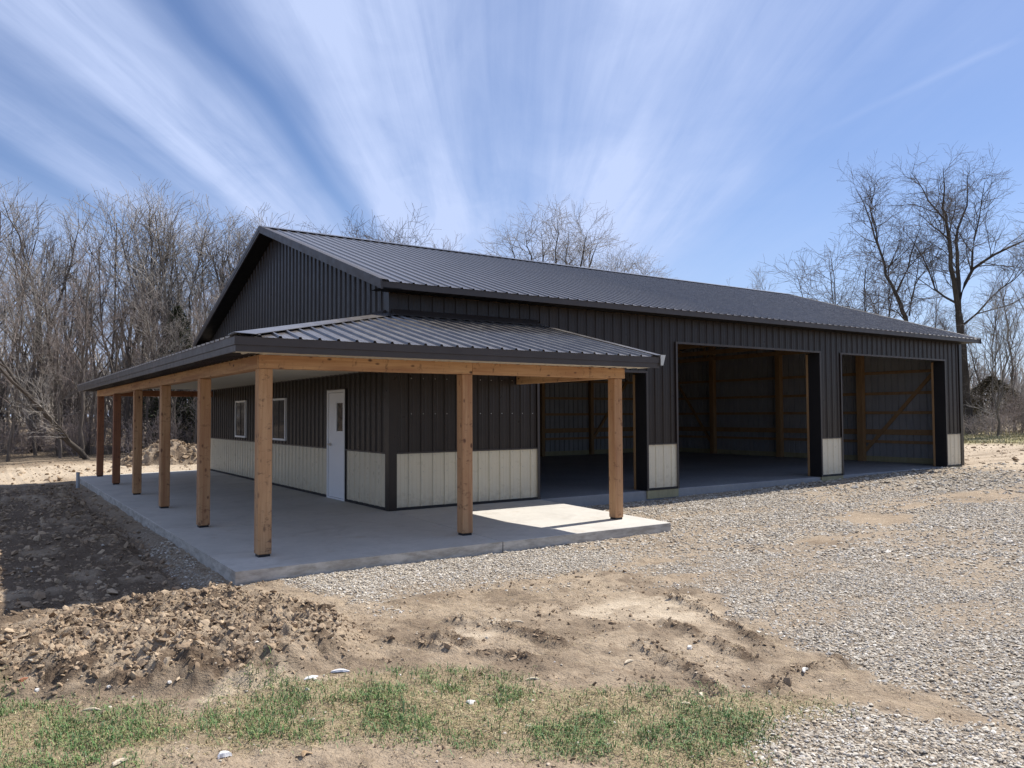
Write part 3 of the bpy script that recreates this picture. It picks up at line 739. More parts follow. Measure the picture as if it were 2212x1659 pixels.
for nm, a_ in (('fascia', (FX, FR, FY-.020, FY+.01, zm, FZ1-.004)), ('fascia', (FX+.012, FR, FY-.006, FY+.01, FZ0, zm-.001)),
               ('fascia', (FX-.020, FX-.0005, FY-.020, FL, zm, FZ1-.004)), ('fascia', (FX-.006, FX+.0115, FY-.006, FL, FZ0, zm-.001))):
    lbox(nm, M['trim'], *a_)
# right rake and its pale end
mb = MB(); x0, x1 = FR+.001, FR+.035
def rk(x0, x1, ya, yb, dz0, dz1): return [(x0, ya, PT+sF*ya+dz0), (x1, ya, PT+sF*ya+dz0), (x0, yb, PT+sF*yb+dz0), (x1, yb, PT+sF*yb+dz0), (x0, ya, PT+sF*ya+dz1), (x1, ya, PT+sF*ya+dz1), (x0, yb, PT+sF*yb+dz1), (x1, yb, PT+sF*yb+dz1)]
mb.hexa(rk(FR+.001, FR+.04, FY-.035, -.036, -.13, .03)); mb.hexa(rk(FR-.10, FR+.04, FY-.034, -.036, .0305, .036)); mb.build('rake_trim', M['porch_roof'], barn)
mb = MB(); mb.hexa([(FR+.005, FY-.040, FZ0+.04), (FR+.055, FY-.040, FZ0+.04), (FR+.005, FY-.0355, FZ0+.04), (FR+.055, FY-.0355, FZ0+.04), (FR+.002, FY-.042, FZ1+.03), (FR+.105, FY-.042, FZ1+.03), (FR+.002, FY-.0355, FZ1+.03), (FR+.105, FY-.0355, FZ1+.03)])
mb.build('end_flashing', M['galv'], barn)
mb = MB(); mb.hexa([(FX, FL, FZ1-.12), (FX, FL+.03, FZ1-.12), (0, FL, PT-.12), (0, FL+.03, PT-.12), (FX, FL, FZ1+.03), (FX, FL+.03, FZ1+.03), (0, FL, PT+.03), (0, FL+.03, PT+.03)])
mb.build('rake_trim', M['trim'], barn)
# soffit outside the beams and ceiling inside
BO = PWD/2+.004
so = lambda u, v, n: (u, v, FZ0+.022-n*.9)
so2 = lambda u, v, n: (v, u, FZ0+.022-n*.9)
for a_, b_ in spans(FX+.02, FR-.005, []): sheet('soffit_panel', a_, b_, FY+.012, PYc-BO+.02, so, M['ceil'], barn, .05, rh=.016)
for a_, b_ in spans(PYc-BO, FL-.01, []): sheet('soffit_panel', a_, b_, FX+.014, PXc-BO+.02, so2, M['dark'], barn, .05, rh=.016)
cl = lambda u, v, n: (v, u, 2.362-n)
for a_, b_ in spans(PYc+.02, 11.9, []):
    sheet('ceiling_panel', a_, b_, PXc+.02, -.045 if a_ > -.1 else 2.60, cl, M['ceil'], barn, .05, rh=.012)
lbox('ceiling_trim', M['trim'], -.06, -.036, .12, BW, 2.335, 2.36)
# cedar beams
def beam(x0, x1, y0, y1, mat='cedar', z1=BZ1, z0=BZ0):
    """timber with its length along local z so that the grain follows it"""
    L = max(x1-x0, y1-y0); alongx = (x1-x0) > (y1-y0); w = (y1-y0) if alongx else (x1-x0)
    mb_ = MB(); mb_.box(-(z1-z0)/2, (z1-z0)/2, -w/2, w/2, 0, L); me = mb_.mesh('beam', M[mat])
    bm = bmesh.new(); bm.from_mesh(me); bmesh.ops.bevel(bm, geom=bm.edges[:], offset=.006, segments=1, affect='EDGES'); bm.to_mesh(me); bm.free()
    o = link('beam', me, barn)
    zc = (z0+z1)/2
    if alongx: o.matrix_local = Matrix(((0, 0, 1, x0), (0, 1, 0, (y0+y1)/2), (-1, 0, 0, zc), (0, 0, 0, 1)))
    else: o.matrix_local = Matrix(((0, -1, 0, (x0+x1)/2), (0, 0, 1, y0), (-1, 0, 0, zc), (0, 0, 0, 1)))
    return o
h_ = PWD/2; xa = PXc-h_-.004
beam(xa+.0, POSTX[0]+.075, PYc-h_-.004, PYc-.004); beam(POSTX[0]+.078, POSTX[1]+h_+.055, PYc-h_-.004, PYc-.004)
beam(xa+.09, POSTX[1]+h_+.03, PYc, PYc+h_)
yy = [PYc-.002, 3.24, 9.2, 12.40]
for a_, b_ in zip(yy[:-1], yy[1:]):
    beam(PXc-h_-.004, PXc-.004, a_+(.001 if a_ > 0 else 0), b_-.001)
    beam(PXc, PXc+h_, max(a_, PYc+h_+.002), b_-.001)
beam(PXc+h_+.002, -.04, 11.80, 11.92, 'cedar_red')
beam(POSTX[1]-.06, POSTX[1]+.06, PYc+h_+.002, -.04)
# posts with black stand-off bases
def post(x, y, mat='cedar'):
    z0 = slab_z(x, y)+.030; mb_ = MB(); mb_.box(-h_, h_, -h_, h_, 0, BZ0-z0-.001); me = mb_.mesh('porch_post', M[mat])
    bm = bmesh.new(); bm.from_mesh(me); bmesh.ops.bevel(bm, geom=bm.edges[:], offset=.009, segments=1, affect='EDGES'); bm.to_mesh(me); bm.free()
    o = link('porch_post', me, barn); o.location = (x, y, z0)
    mb_ = MB(); mb_.box(-h_+.014, h_-.014, -h_+.014, h_-.014, -.036, 0); b2 = link('post_base', mb_.mesh('post_base', M['black']), o)
    return o
for i, y_ in enumerate(POSTY): post(PXc, y_, 'cedar_red' if i >= 4 else 'cedar')
for x_ in POSTX: post(x_, PYc)
# screw heads on the near sheets
mb = MB()
for x_ in np.arange(.13+RIB, 3.0, RIB):
    for z_ in (.08, .62, .90, 1.6, 2.2, 2.8): mb.box(x_+.032, x_+.044, -.010, -.0025, z_, z_+.012)
for y_ in np.arange(.10+RIB, 1.8, RIB):
    for z_ in (.08, .62, .90, 1.6, 2.1): mb.box(-.010, -.0025, y_+.032, y_+.044, z_, z_+.012)
for x_ in np.arange(-3.1+.10-.0, 2.9, RIB):
    xx = .10+round((x_-.10)/RIB)*RIB+.045
    for k in range(5):
        y_ = -.35-k*.66
        if xx > 0 or y_ < hip_y(xx)-.1:
            z_ = PT+sF*y_; mb.box(xx-.006, xx+.006, y_-.006, y_+.006, z_+.0005, z_+.010)
s_ = mb.build('screw', M['steel'], barn); s_['kind'] = 'stuff'

# ------------------------------------------------------------------ plastic pipe beside the slab
mb = MB(); n = 14
def tube_bm(r0, r1, z0, z1, rin=None):
    vs_ = []
    for z_, r_ in ((z0, r0), (z1, r1)): vs_ += [(r_*math.cos(2*math.pi*i/n), r_*math.sin(2*math.pi*i/n), z_) for i in range(n)]
    return vs_
pv = MB(); V = tube_bm(.042, .042, -.3, .42)+tube_bm(.034, .034, .42, .2)
F_ = [(i, (i+1) % n, n+(i+1) % n, n+i) for i in range(n)]+[(n+i, n+(i+1) % n, 2*n+(i+1) % n, 2*n+i) for i in range(n)]+[(2*n+i, 2*n+(i+1) % n, 3*n+(i+1) % n, 3*n+i) for i in range(n)]
pv.v = V; pv.f = F_; pv.mi = [0]*len(F_)
M['pvc'] = metal_mat('grey_plastic', (.40, .42, .43), .5, var=.1)
o = pv.build('stub_pipe', M['pvc']); o.location = (-3.58, 10.46, -.22)
lab(o, 'short grey plastic pipe standing in the dirt beside the far end of the slab', 'pipe')

# ------------------------------------------------------------------ scattered stones, clods, grass
rng = np.random.default_rng(7)
def inview(x, y, margin=.06):
    dx_, dy_ = x-CAM.x, y-CAM.y
    dep = dx_*fw.x+dy_*fw.y; lat = dx_*rt.x+dy_*rt.y
    return (dep > 2.2) & (np.abs(lat) < dep*(.65+margin)+.5)
ICO = []
t = (1+5**.5)/2
ICO_V = np.array([(-1, t, 0), (1, t, 0), (-1, -t, 0), (1, -t, 0), (0, -1, t), (0, 1, t), (0, -1, -t), (0, 1, -t), (t, 0, -1), (t, 0, 1), (-t, 0, -1), (-t, 0, 1)])/math.hypot(1, t)
ICO_F = np.array([(0, 11, 5), (0, 5, 1), (0, 1, 7), (0, 7, 10), (0, 10, 11), (1, 5, 9), (5, 11, 4), (11, 10, 2), (10, 7, 6), (7, 1, 8), (3, 9, 4), (3, 4, 2), (3, 2, 6), (3, 6, 8), (3, 8, 9), (4, 9, 5), (2, 4, 11), (6, 2, 10), (8, 6, 7), (9, 8, 1)])
OCT_V = np.array([(1, 0, 0), (-1, 0, 0), (0, 1, 0), (0, -1, 0), (0, 0, 1), (0, 0, -1.)]); OCT_F = np.array([(0, 2, 4), (2, 1, 4), (1, 3, 4), (3, 0, 4), (2, 0, 5), (1, 2, 5), (3, 1, 5), (0, 3, 5)])
def rot_mats(n, tilt):
    a = rng.uniform(0, 2*math.pi, n); b_ = rng.normal(0, tilt, n); c_ = rng.normal(0, tilt, n)
    ca, sa_, cb, sb, cc, sc = np.cos(a), np.sin(a), np.cos(b_), np.sin(b_), np.cos(c_), np.sin(c_)
    Rz = np.zeros((n, 3, 3)); Rz[:, 0, 0] = ca; Rz[:, 0, 1] = -sa_; Rz[:, 1, 0] = sa_; Rz[:, 1, 1] = ca; Rz[:, 2, 2] = 1
    Rx = np.zeros((n, 3, 3)); Rx[:, 0, 0] = 1; Rx[:, 1, 1] = cb; Rx[:, 1, 2] = -sb; Rx[:, 2, 1] = sb; Rx[:, 2, 2] = cb
    Ry = np.zeros((n, 3, 3)); Ry[:, 1, 1] = 1; Ry[:, 0, 0] = cc; Ry[:, 0, 2] = sc; Ry[:, 2, 0] = -sc; Ry[:, 2, 2] = cc
    return Rx @ Ry @ Rz
def lumps(P, r, base, colr, flat=.5, jit=.28, tilt=.25, elong=.35):
    n = len(P); bv, bf = base; k = len(bv)
    v = bv[None]*(1+rng.uniform(-jit, jit, (n, k, 1)))
    sc = np.stack([1+rng.uniform(-elong, elong, n), 1+rng.uniform(-elong, elong, n), flat*(1+rng.uniform(-.3, .3, n))], -1)*r[:, None]
    v = v*sc[:, None, :]; v = np.einsum('nij,nkj->nki', rot_mats(n, tilt), v)+P[:, None, :]
    f = bf[None]+(np.arange(n)*k)[:, None, None]
    c = np.repeat(np.concatenate([colr, np.ones((n, 1))], 1)[:, None, :], k, 1)
    return v.reshape(-1, 3), f.reshape(-1, 3), c.reshape(-1, 4)
def join(parts):
    V, F_, C_ = [], [], []; o_ = 0
    for v, f, c in parts: V.append(v); F_.append(f+o_); C_.append(c); o_ += len(v)
    return np.concatenate(V), np.concatenate(F_), np.concatenate(C_)
def stone_cols(n):
    pal = np.array([(.54, .48, .39), (.62, .565, .47), (.44, .38, .30), (.50, .42, .32), (.38, .33, .27), (.74, .69, .61), (.48, .45, .41)])
    w = np.array([.26, .20, .14, .17, .08, .07, .08]); c = pal[rng.choice(len(pal), n, p=w/w.sum())]
    return c*rng.uniform(.8, 1.12, (n, 1))*.92
def scatter(x0, x1, y0, y1, dens, prob, view=True):
    n = int((x1-x0)*(y1-y0)*dens); x = rng.uniform(x0, x1, n); y = rng.uniform(y0, y1, n)
    if view: k = inview(x, y); x, y = x[k], y[k]
    out = ~((x > SX-.02) & (x < SR+.02) & (y > SY-.02) & (y < 13)) & ~((x > -.1) & (y > -.03) & (y < 13) & (x < BX+.1))
    x, y = x[out], y[out]; k = rng.uniform(0, 1, len(x)) < prob(x, y); return x[k], y[k]
def dcam(x, y): return np.hypot(x-CAM.x, y-CAM.y)
parts = []
gm = lambda x, y: masks(x, y)[0]
def gprob(x, y): return np.clip(gm(x, y), 0.0, 1)**1.1*.97+.005
x, y = scatter(-5.7, 1.6, -11.0, -2.9, 5200, gprob); k = dcam(x, y) < 5.2; x, y = x[k], y[k]
r = np.minimum(rng.gamma(3.2, .0017, len(x))+.0024, .018); parts.append(lumps(np.stack([x, y, zground(x, y)+r*.25], -1), r, (ICO_V, ICO_F), stone_cols(len(x))))
x, y = scatter(-5.7, 12, -11.0, -.02, 2900, gprob); d = dcam(x, y); k = (d >= 5.2) & (d < 10.5); x, y = x[k], y[k]
r = np.minimum(rng.gamma(3.6, .0018, len(x))+.0026, .017); parts.append(lumps(np.stack([x, y, zground(x, y)+r*.3], -1), r, (OCT_V*1.15, OCT_F), stone_cols(len(x))))
x, y = scatter(-5.7, 19, -11.0, -.02, 650, gprob); d = dcam(x, y); k = (d >= 10.5) & (d < 19); x, y = x[k], y[k]
r = np.minimum(rng.gamma(5, .0028, len(x))+.004, .024); parts.append(lumps(np.stack([x, y, zground(x, y)+r*.3], -1), r, (OCT_V*1.15, OCT_F), stone_cols(len(x))))
x, y = scatter(2, 32, -12.0, -.02, 120, lambda x, y: np.maximum(gprob(x, y), .10+0*x)); d = dcam(x, y); k = (d >= 19) & (d < 34); x, y = x[k], y[k]
r = rng.gamma(6, .0042, len(x))+.005; parts.append(lumps(np.stack([x, y, zground(x, y)+r*.3], -1), r, (OCT_V*1.15, OCT_F), stone_cols(len(x))*.9))
V, F_, C_ = join(parts); print('stones tris', len(F_))
lab(link('gravel', np_mesh('gravel', V, F_, [M['stone']], False, C_)), 'pale crushed stone gravel spread in front of the garage bays', 'gravel', kind='stuff')

def clod_cols(n, dark=.5):
    pal = np.array([(.38, .285, .19), (.30, .215, .14), (.47, .37, .255), (.17, .12, .08), (.11, .078, .053)])
    w = np.array([.3, .25, .15, .18*2*dark, .12*2*dark]); return (pal[rng.choice(len(pal), n, p=w/w.sum())]*.55+np.array([[.34, .255, .172]])*.45)*rng.uniform(.85, 1.12, (n, 1))
parts = []
def cprob(x, y):
    g, s, m_, a_, u_ = masks(x, y); lf = sstep(-3.45, -3.9, x)*sstep(14, 9, y)*sstep(-6.6, -4, y)
    return np.clip(m_*.42+lf*.30+u_*.9+(1-g)*(1-s)*(1-a_)*.22*(fbm(x*2, y*2, 3, 91) > .46), 0, 1)
x, y = scatter(-6.2, .4, -9.6, -3.0, 2300, cprob); k = dcam(x, y) < 9.5; x, y = x[k], y[k]
r = rng.gamma(1.1, .0070, len(x))+.003; g_ = masks(x, y)[2]; r = r*(.5+.5*g_); r = np.minimum(r, .030)
for sel, shp in ((r >= .013, (ICO_V, ICO_F)), (r < .013, (OCT_V*1.15, OCT_F))):
    xs_, ys_, rs_ = x[sel], y[sel], r[sel]; parts.append(lumps(np.stack([xs_, ys_, zground(xs_, ys_)+rs_*.2], -1), rs_, shp, clod_cols(len(xs_)), .5, .42, .6, .6))
x, y = scatter(-6.5, -3.42, -4.2, 12, 300, cprob); r = rng.gamma(1.3, .010, len(x))+.006; r = np.minimum(r, .07)
parts.append(lumps(np.stack([x, y, zground(x, y)+r*.1], -1), r, (ICO_V, ICO_F), clod_cols(len(x)), .55, .35, .5, .5))
x, y = scatter(-8, 8, 12.8, 24, 16, lambda x, y: .5+0*x); r = rng.gamma(1.6, .014, len(x))+.008
parts.append(lumps(np.stack([x, y, zground(x, y)+r*.1], -1), r, (ICO_V, ICO_F), clod_cols(len(x), .3), .5, .3, .5, .5))
x, y = scatter(18.8, 34, -6, 12, 16, lambda x, y: .5+0*x); r = rng.gamma(1.5, .014, len(x))+.008
parts.append(lumps(np.stack([x, y, zground(x, y)+r*.1], -1), r, (ICO_V, ICO_F), clod_cols(len(x), .3), .4, .3, .4, .5))
V, F_, C_ = join(parts); print('clod tris', len(F_))
lab(link('mud_clods', np_mesh('mud_clods', V, F_, [M['clod']], False, C_)), 'dried brown mud clods and crumbs of torn-up soil', 'mud', kind='stuff')

def blades(x, y, L, w, lean, colr, rise=1.0):
    n = len(x); z = zground(x, y)-.004; a = rng.uniform(0, 2*math.pi, n)
    d = np.stack([np.cos(a), np.sin(a), 0*a], -1); s_ = np.stack([-np.sin(a), np.cos(a), 0*a], -1)*w[:, None]/2
    p0 = np.stack([x, y, z], -1); u_ = np.array([0, 0, 1.])
    p1 = p0+d*(L*lean*.35)[:, None]+u_*(L*rise*.6)[:, None]; p2 = p0+d*(L*lean)[:, None]+u_*(L*rise*(.95-.35*lean))[:, None]
    V = np.stack([p0-s_, p0+s_, p1-s_*.8, p1+s_*.8, p2], 1)
    F_ = np.array([(0, 1, 3), (0, 3, 2), (2, 3, 4)])[None]+(np.arange(n)*5)[:, None, None]
    c = np.repeat(np.concatenate([colr, np.ones((n, 1))], 1)[:, None, :], 5, 1)
    return V.reshape(-1, 3), F_.reshape(-1, 3), c.reshape(-1, 4)
def green_amt(x, y):
    g = masks(x, y)[1]; return g*(.16+.84*sstep(.46, .60, fbm(x*2.6+1.2, y*2.6, 5, 101)))
x, y = scatter(-6.2, -.6, -10.4, -4.6, 8000, lambda x, y: green_amt(x, y)*.9)
n = len(x); pal = np.array([(.075, .155, .045), (.11, .205, .058), (.18, .27, .09), (.14, .22, .10), (.25, .25, .11)]); cg = pal[rng.integers(0, 5, n)]*rng.uniform(.7, 1.25, (n, 1))
parts = [blades(x, y, rng.gamma(3, .0100, n)+.006, rng.uniform(.003, .0065, n), rng.uniform(.3, 1.3, n), cg)]
x, y = scatter(-6.2, -.6, -10.4, -4.6, 9000, lambda x, y: masks(x, y)[1]*.75*(fbm(x*3, y*3, 3, 105) > .40)+.012*masks(x, y)[1])
n = len(x); pal = np.array([(.40, .31, .16), (.54, .45, .26), (.26, .19, .10), (.24, .24, .10)]); cg = pal[rng.integers(0, 4, n)]*rng.uniform(.75, 1.15, (n, 1))
parts.append(blades(x, y, rng.uniform(.015, .05, n), rng.uniform(.0025, .005, n), rng.uniform(.5, 1.4, n), cg, .45))
x, y = scatter(-6.2, -.2, -9.5, -4.2, 1100, lambda x, y: np.clip((1-masks(x, y)[0])*.45*(fbm(x*1.5, y*1.5, 3, 107) > .5), 0, 1))
n = len(x); cg = pal[rng.integers(0, 3, n)]*rng.uniform(.5, 1.0, (n, 1))
parts.append(blades(x, y, rng.uniform(.015, .06, n), rng.uniform(.0025, .004, n), rng.uniform(.6, 1.5, n), cg, .35))
V, F_, C_ = join(parts); print('grass tris', len(F_))
lab(link('patchy_grass', np_mesh('patchy_grass', V, F_, [M['blade']], False, C_)), 'patchy green grass and dead straw in the foreground', 'grass', kind='stuff')
# rough grass at the edge of the far field
x, y = scatter(33, 60, -4, 30, 60, lambda x, y: .35+.65*(fbm(x*.5, y*.5, 3, 111) > .5)); k = dcam(x, y) < 62; x, y = x[k], y[k]
n = len(x); pal2 = np.array([(.30, .27, .14), (.40, .34, .20), (.22, .22, .10)]); cg = pal2[rng.integers(0, 3, n)]*rng.uniform(.8, 1.2, (n, 1))
tall = sstep(44, 50, x*.9+y*.2)
lab(link('field_grass', np_mesh('field_grass', *[q for q in [blades(x, y, rng.uniform(.06, .16, n)*(1+1.5*tall), rng.uniform(.02, .04, n), rng.uniform(.2, .9, n), cg)]][0][:2], [M['blade']], False, blades(x, y, rng.uniform(.06, .16, n), rng.uniform(.02, .04, n), rng.uniform(.2, .9, n), cg)[2])), 'olive and tan rough grass in the field beyond the barn', 'grass', kind='stuff')

# ------------------------------------------------------------------ bare trees
def build_tubes(polys, name, mats, mi=0):
    """polys: list of (points (n,3), radii (n), sides)"""
    groups = {}
    for p_, r_, s_ in polys: groups.setdefault((len(p_), s_), []).append((p_, r_))
    V, F_ = [], []; o_ = 0
    for (n, s_), lst in groups.items():
        P = np.array([q[0] for q in lst]); Rr = np.array([q[1] for q in lst]); m_ = len(lst)
        T = np.gradient(P, axis=1); T /= np.linalg.norm(T, axis=2, keepdims=True)+1e-9
        ref = np.where(np.abs(T[..., 2:3]) > .9, np.array([1., 0, 0]), np.array([0, 0, 1.]))
        A = np.cross(T, ref); A /= np.linalg.norm(A, axis=2, keepdims=True)+1e-9; B = np.cross(T, A)
        ang = np.arange(s_)*2*math.pi/s_
        ring = P[:, :, None, :]+Rr[:, :, None, None]*(A[:, :, None, :]*np.cos(ang)[None, None, :, None]+B[:, :, None, :]*np.sin(ang)[None, None, :, None])
        V.append(ring.reshape(-1, 3))
        ids = np.arange(m_*n*s_).reshape(m_, n, s_)+o_
        a = ids[:, :-1, :]; b_ = np.roll(a, -1, 2); d = ids[:, 1:, :]; c = np.roll(d, -1, 2)
        F_.append(np.stack([a, b_, c, d], -1).reshape(-1, 4)); o_ += m_*n*s_
    return np_mesh(name, np.concatenate(V), np.concatenate(F_), mats, True)
def wander(rs, p, d, L, n, curl, trop, r0, r1):
    pts = [p]; st = L/n; d = d/np.linalg.norm(d)
    for i in range(n):
        d = d+rs.normal(0, curl, 3)+np.array([0, 0, trop]); d = d/np.linalg.norm(d); p = p+d*st; pts.append(p)
    return np.array(pts), np.linspace(r0, r1, n+1), d
def side_dir(rs, T, ang):
    a = rs.uniform(0, 2*math.pi); r_ = np.array([math.cos(a), math.sin(a), rs.uniform(-.2, .2)])
    s_ = r_-T*np.dot(r_, T); s_ /= np.linalg.norm(s_)+1e-9
    return T*math.cos(ang)+s_*math.sin(ang)
def spawn(rs, big, tw, pts, rad, lev, prm):
    """side shoots along a limb"""
    L = np.linalg.norm(np.diff(pts, axis=0), axis=1).sum(); n = len(pts)
    spec = prm['lev'][lev]
    k = max(1, int(L*spec['n']+rs.uniform(0, 1)))
    for i in range(k):
        t = spec['t0']+(1-spec['t0'])*(i+rs.uniform(.1, .9))/k; f = t*(n-1); j = min(int(f), n-2); q = pts[j]+(pts[j+1]-pts[j])*(f-j)
        T = pts[j+1]-pts[j]; T = T/(np.linalg.norm(T)+1e-9); rr = rad[j]+(rad[j+1]-rad[j])*(f-j)
        d = side_dir(rs, T, math.radians(rs.uniform(*spec['a'])))
        Ls = spec['L']*rs.uniform(.6, 1.25)*(1.15-.75*t if lev == 0 else 1.1-.5*t)
        r0 = min(rr*.75, spec['r']*Ls); nn = spec['s']
        p_, r_, _ = wander(rs, q, d, Ls, nn, spec['c'], spec['up'], max(r0, prm['tip']), prm['tip'] if lev > 0 else max(prm['tip'], r0*.3))
        last = lev+1 >= len(prm['lev'])
        (tw if lev >= 1 else big).append((p_, r_, 3 if lev >= 1 else 5))
        if not last: spawn(rs, big, tw, p_, r_, lev+1, prm)
FOREST = dict(tip=.0050, lev=[dict(n=2.0, t0=.28, a=(20, 48), L=2.7, s=5, c=.09, up=.08, r=.014), dict(n=3.2, t0=.12, a=(22, 50), L=1.25, s=4, c=.13, up=.06, r=.011), dict(n=5.5, t0=.08, a=(20, 55), L=.62, s=3, c=.14, up=.04, r=.008)])
ELM = dict(rs=.72, tip=.0055, lev=[dict(n=2.1, t0=.12, a=(25, 60), L=3.0, s=6, c=.17, up=.045, r=.015), dict(n=2.8, t0=.1, a=(30, 65), L=1.6, s=5, c=.18, up=.03, r=.011), dict(n=5.0, t0=.05, a=(25, 65), L=.85, s=4, c=.15, up=.02, r=.008)])
BRUSH = dict(tip=.005, lev=[dict(n=3.2, t0=.15, a=(25, 65), L=1.0, s=4, c=.2, up=.03, r=.012), dict(n=6, t0=.1, a=(30, 70), L=.45, s=3, c=.2, up=.01, r=.01)])
def tree_meshes(seed, limbs, prm, bark, twig, name):
    rs = np.random.RandomState(seed); big, tw = [], []
    for pts, rad in limbs:
        pts = np.array(pts, float); rad = np.array(rad, float)
        # resample and roughen
        m_ = max(6, int(np.linalg.norm(np.diff(pts, axis=0), axis=1).sum()/.8)); t0 = np.linspace(0, 1, len(pts)); t1 = np.linspace(0, 1, m_)
        p2 = np.stack([np.interp(t1, t0, pts[:, i]) for i in range(3)], -1); p2[1:-1] += rs.normal(0, .05, (m_-2, 3)); r2 = np.interp(t1, t0, rad)
        big.append((p2, r2, 8)); spawn(rs, big, tw, p2, r2, 0, prm)
    for q_ in big: q_[1][:] = q_[1]*prm.get('rs', 1)
    tm = build_tubes(big, name+'_trunk', [M[bark]]); cm = build_tubes(tw, name+'_crown', [M[twig]])
    return tm, cm
def forest_proto(seed, H, r0, fork=None, lean=.04, twig='twig', prm=FOREST, bark='bark', n=None):
    rs = np.random.RandomState(seed+100); p = np.array([0, 0, -.3]); d = np.array([rs.normal(0, lean), rs.normal(0, lean), 1.])
    limbs = []
    if fork:
        hf = H*rs.uniform(*fork); pts, rad, dd = wander(rs, p, d, hf, 5, .04, .03, r0, r0*.75); limbs.append((pts, rad))
        a = rs.uniform(0, 6.28)
        for k in range(rs.randint(2, 4)):
            d2 = dd+np.array([math.cos(a+k*2.3), math.sin(a+k*2.3), 0])*rs.uniform(.22, .42)
            q, rq, _ = wander(rs, pts[-1], d2, (H-hf)*rs.uniform(.85, 1.05), 8, .07, .06, r0*.55, .015); limbs.append((q, rq))
    else:
        pts, rad, dd = wander(rs, p, d, H+.3, 12, .04, .04, r0, .018); limbs.append((pts, rad))
    return tree_meshes(seed, limbs, prm, bark, twig, 'bare_tree')
protos = [forest_proto(1, 11.5, .15), forest_proto(2, 12.5, .17, (.3, .5), twig='twig'), forest_proto(3, 10.0, .11, twig='twig_red'), forest_proto(4, 12.0, .14, (.45, .6), twig='twig_dark'),
          forest_proto(5, 8.0, .08, lean=.12, twig='twig_red'), forest_proto(6, 13.0, .20, (.25, .4)), forest_proto(7, 7.0, .07, (.15, .3), twig='twig')]
PH = [11.5, 12.5, 10.0, 12.0, 8.0, 13.0, 7.0]
def put_tree(meshes, x, y, s, rz, label, group=None, name='bare_tree', tilt=(0, 0), cat='tree'):
    z = float(zground(np.array([x]), np.array([y]))[0])
    t_ = empty(name, (x, y, z-.05), rz); t_.rotation_euler = (tilt[0], tilt[1], rz); t_.scale = (s, s, s)
    link('trunk', meshes[0], t_); link('crown', meshes[1], t_)
    lab(t_, label, cat, group); return t_
rs = random.Random(5)
def polar(az, d): a = math.radians(az); return CAM.x+d*math.cos(a), CAM.y+d*math.sin(a)
GRP = 'bare trees of the wood behind the barn'
ADJ = ['straight bare tree', 'forked bare tree', 'thin reddish-twigged tree', 'dark-twigged forked tree', 'young red-budded tree', 'low-forked bare tree', 'pale multi-stemmed tree']
placed = []
SPOT = [(20, 'at the very left edge'), (55, 'near the left edge'), (85, 'a little in from the left edge'), (110, 'left of the leaning tree'), (140, 'above the leaning tree foot'), (170, 'left of the grey pipe'), (195, 'above the grey pipe'), (215, 'beside the farthest post'), (235, 'behind the farthest post'), (262, 'behind the second farthest post'), (295, 'behind the third farthest post'), (330, 'behind the fourth farthest post'), (365, 'above the middle of the porch eave'), (400, 'left of the gable'), (435, 'close left of the gable rake'), (470, 'behind the low end of the rake'), (510, 'behind the middle of the rake'), (560, 'behind the upper rake'), (610, 'behind the gable peak'), (660, 'just right of the gable peak'), (720, 'above the ridge near the peak'), (780, 'above the ridge start'), (900, 'above the left third of the ridge'), (1060, 'low above the ridge')]
def wood_label(k, x, y, h, row):
    dep = (x-CAM.x)*fw.x+(y-CAM.y)*fw.y; v = 1106+1703*((x-CAM.x)*rt.x+(y-CAM.y)*rt.y)/dep
    if v < 0: sp_ = 'beyond the left edge of the photo'
    else: sp_ = next((t_ for a_, t_ in SPOT if v < a_), 'behind the barn roof')
    rel = h/PH[k]; sz_ = 'big ' if rel > 1.02 else ('medium ' if rel > .85 else 'small ')
    if row == 'thicket': return ('reddish', 'grey', 'tall reddish')[k]+' leafless thicket on the wood edge, '+sp_
    return sz_+ADJ[k]+', '+row+', '+sp_
def wood(az0, az1, d0, d1, n, hmin, hmax, where, kinds):
    for _ in range(n):
        for _t in range(30):
            az = math.radians(rs.uniform(az0, az1)); d = rs.uniform(d0, d1)
            x, y = CAM.x+d*math.cos(az), CAM.y+d*math.sin(az)
            if y < 24.2+.10*x and x < 20: continue
            if all((x-a)**2+(y-b_)**2 > 1.0 for a, b_ in placed): break
        placed.append((x, y)); k = rs.choice(kinds); h = rs.uniform(hmin, hmax)
        put_tree(protos[k], x, y, h/PH[k], rs.uniform(0, 6.28), wood_label(k, x, y, h, where), GRP)
wood(77, 93, 37, 42, 20, 6.0, 8.4, 'front row', [0, 1, 2, 3, 4, 6])
wood(76, 94, 42, 58, 30, 7.6, 10.0, 'deep rows', [0, 1, 2, 3, 5])
wood(64, 77, 38, 44, 15, 6.5, 8.8, 'front row', [0, 1, 2, 3, 4, 6])
wood(66, 77, 44, 60, 19, 8.5, 11.2, 'deep rows', [0, 1, 2, 3, 5])
wood(59.8, 68, 54, 64, 14, 11.0, 12.8, 'far row', [0, 2, 5])
wood(67, 93, 39, 52, 26, 3.6, 6.2, 'understorey', [4, 6])
wood(94, 104, 37, 50, 10, 7, 9, 'front row', [0, 1, 2])
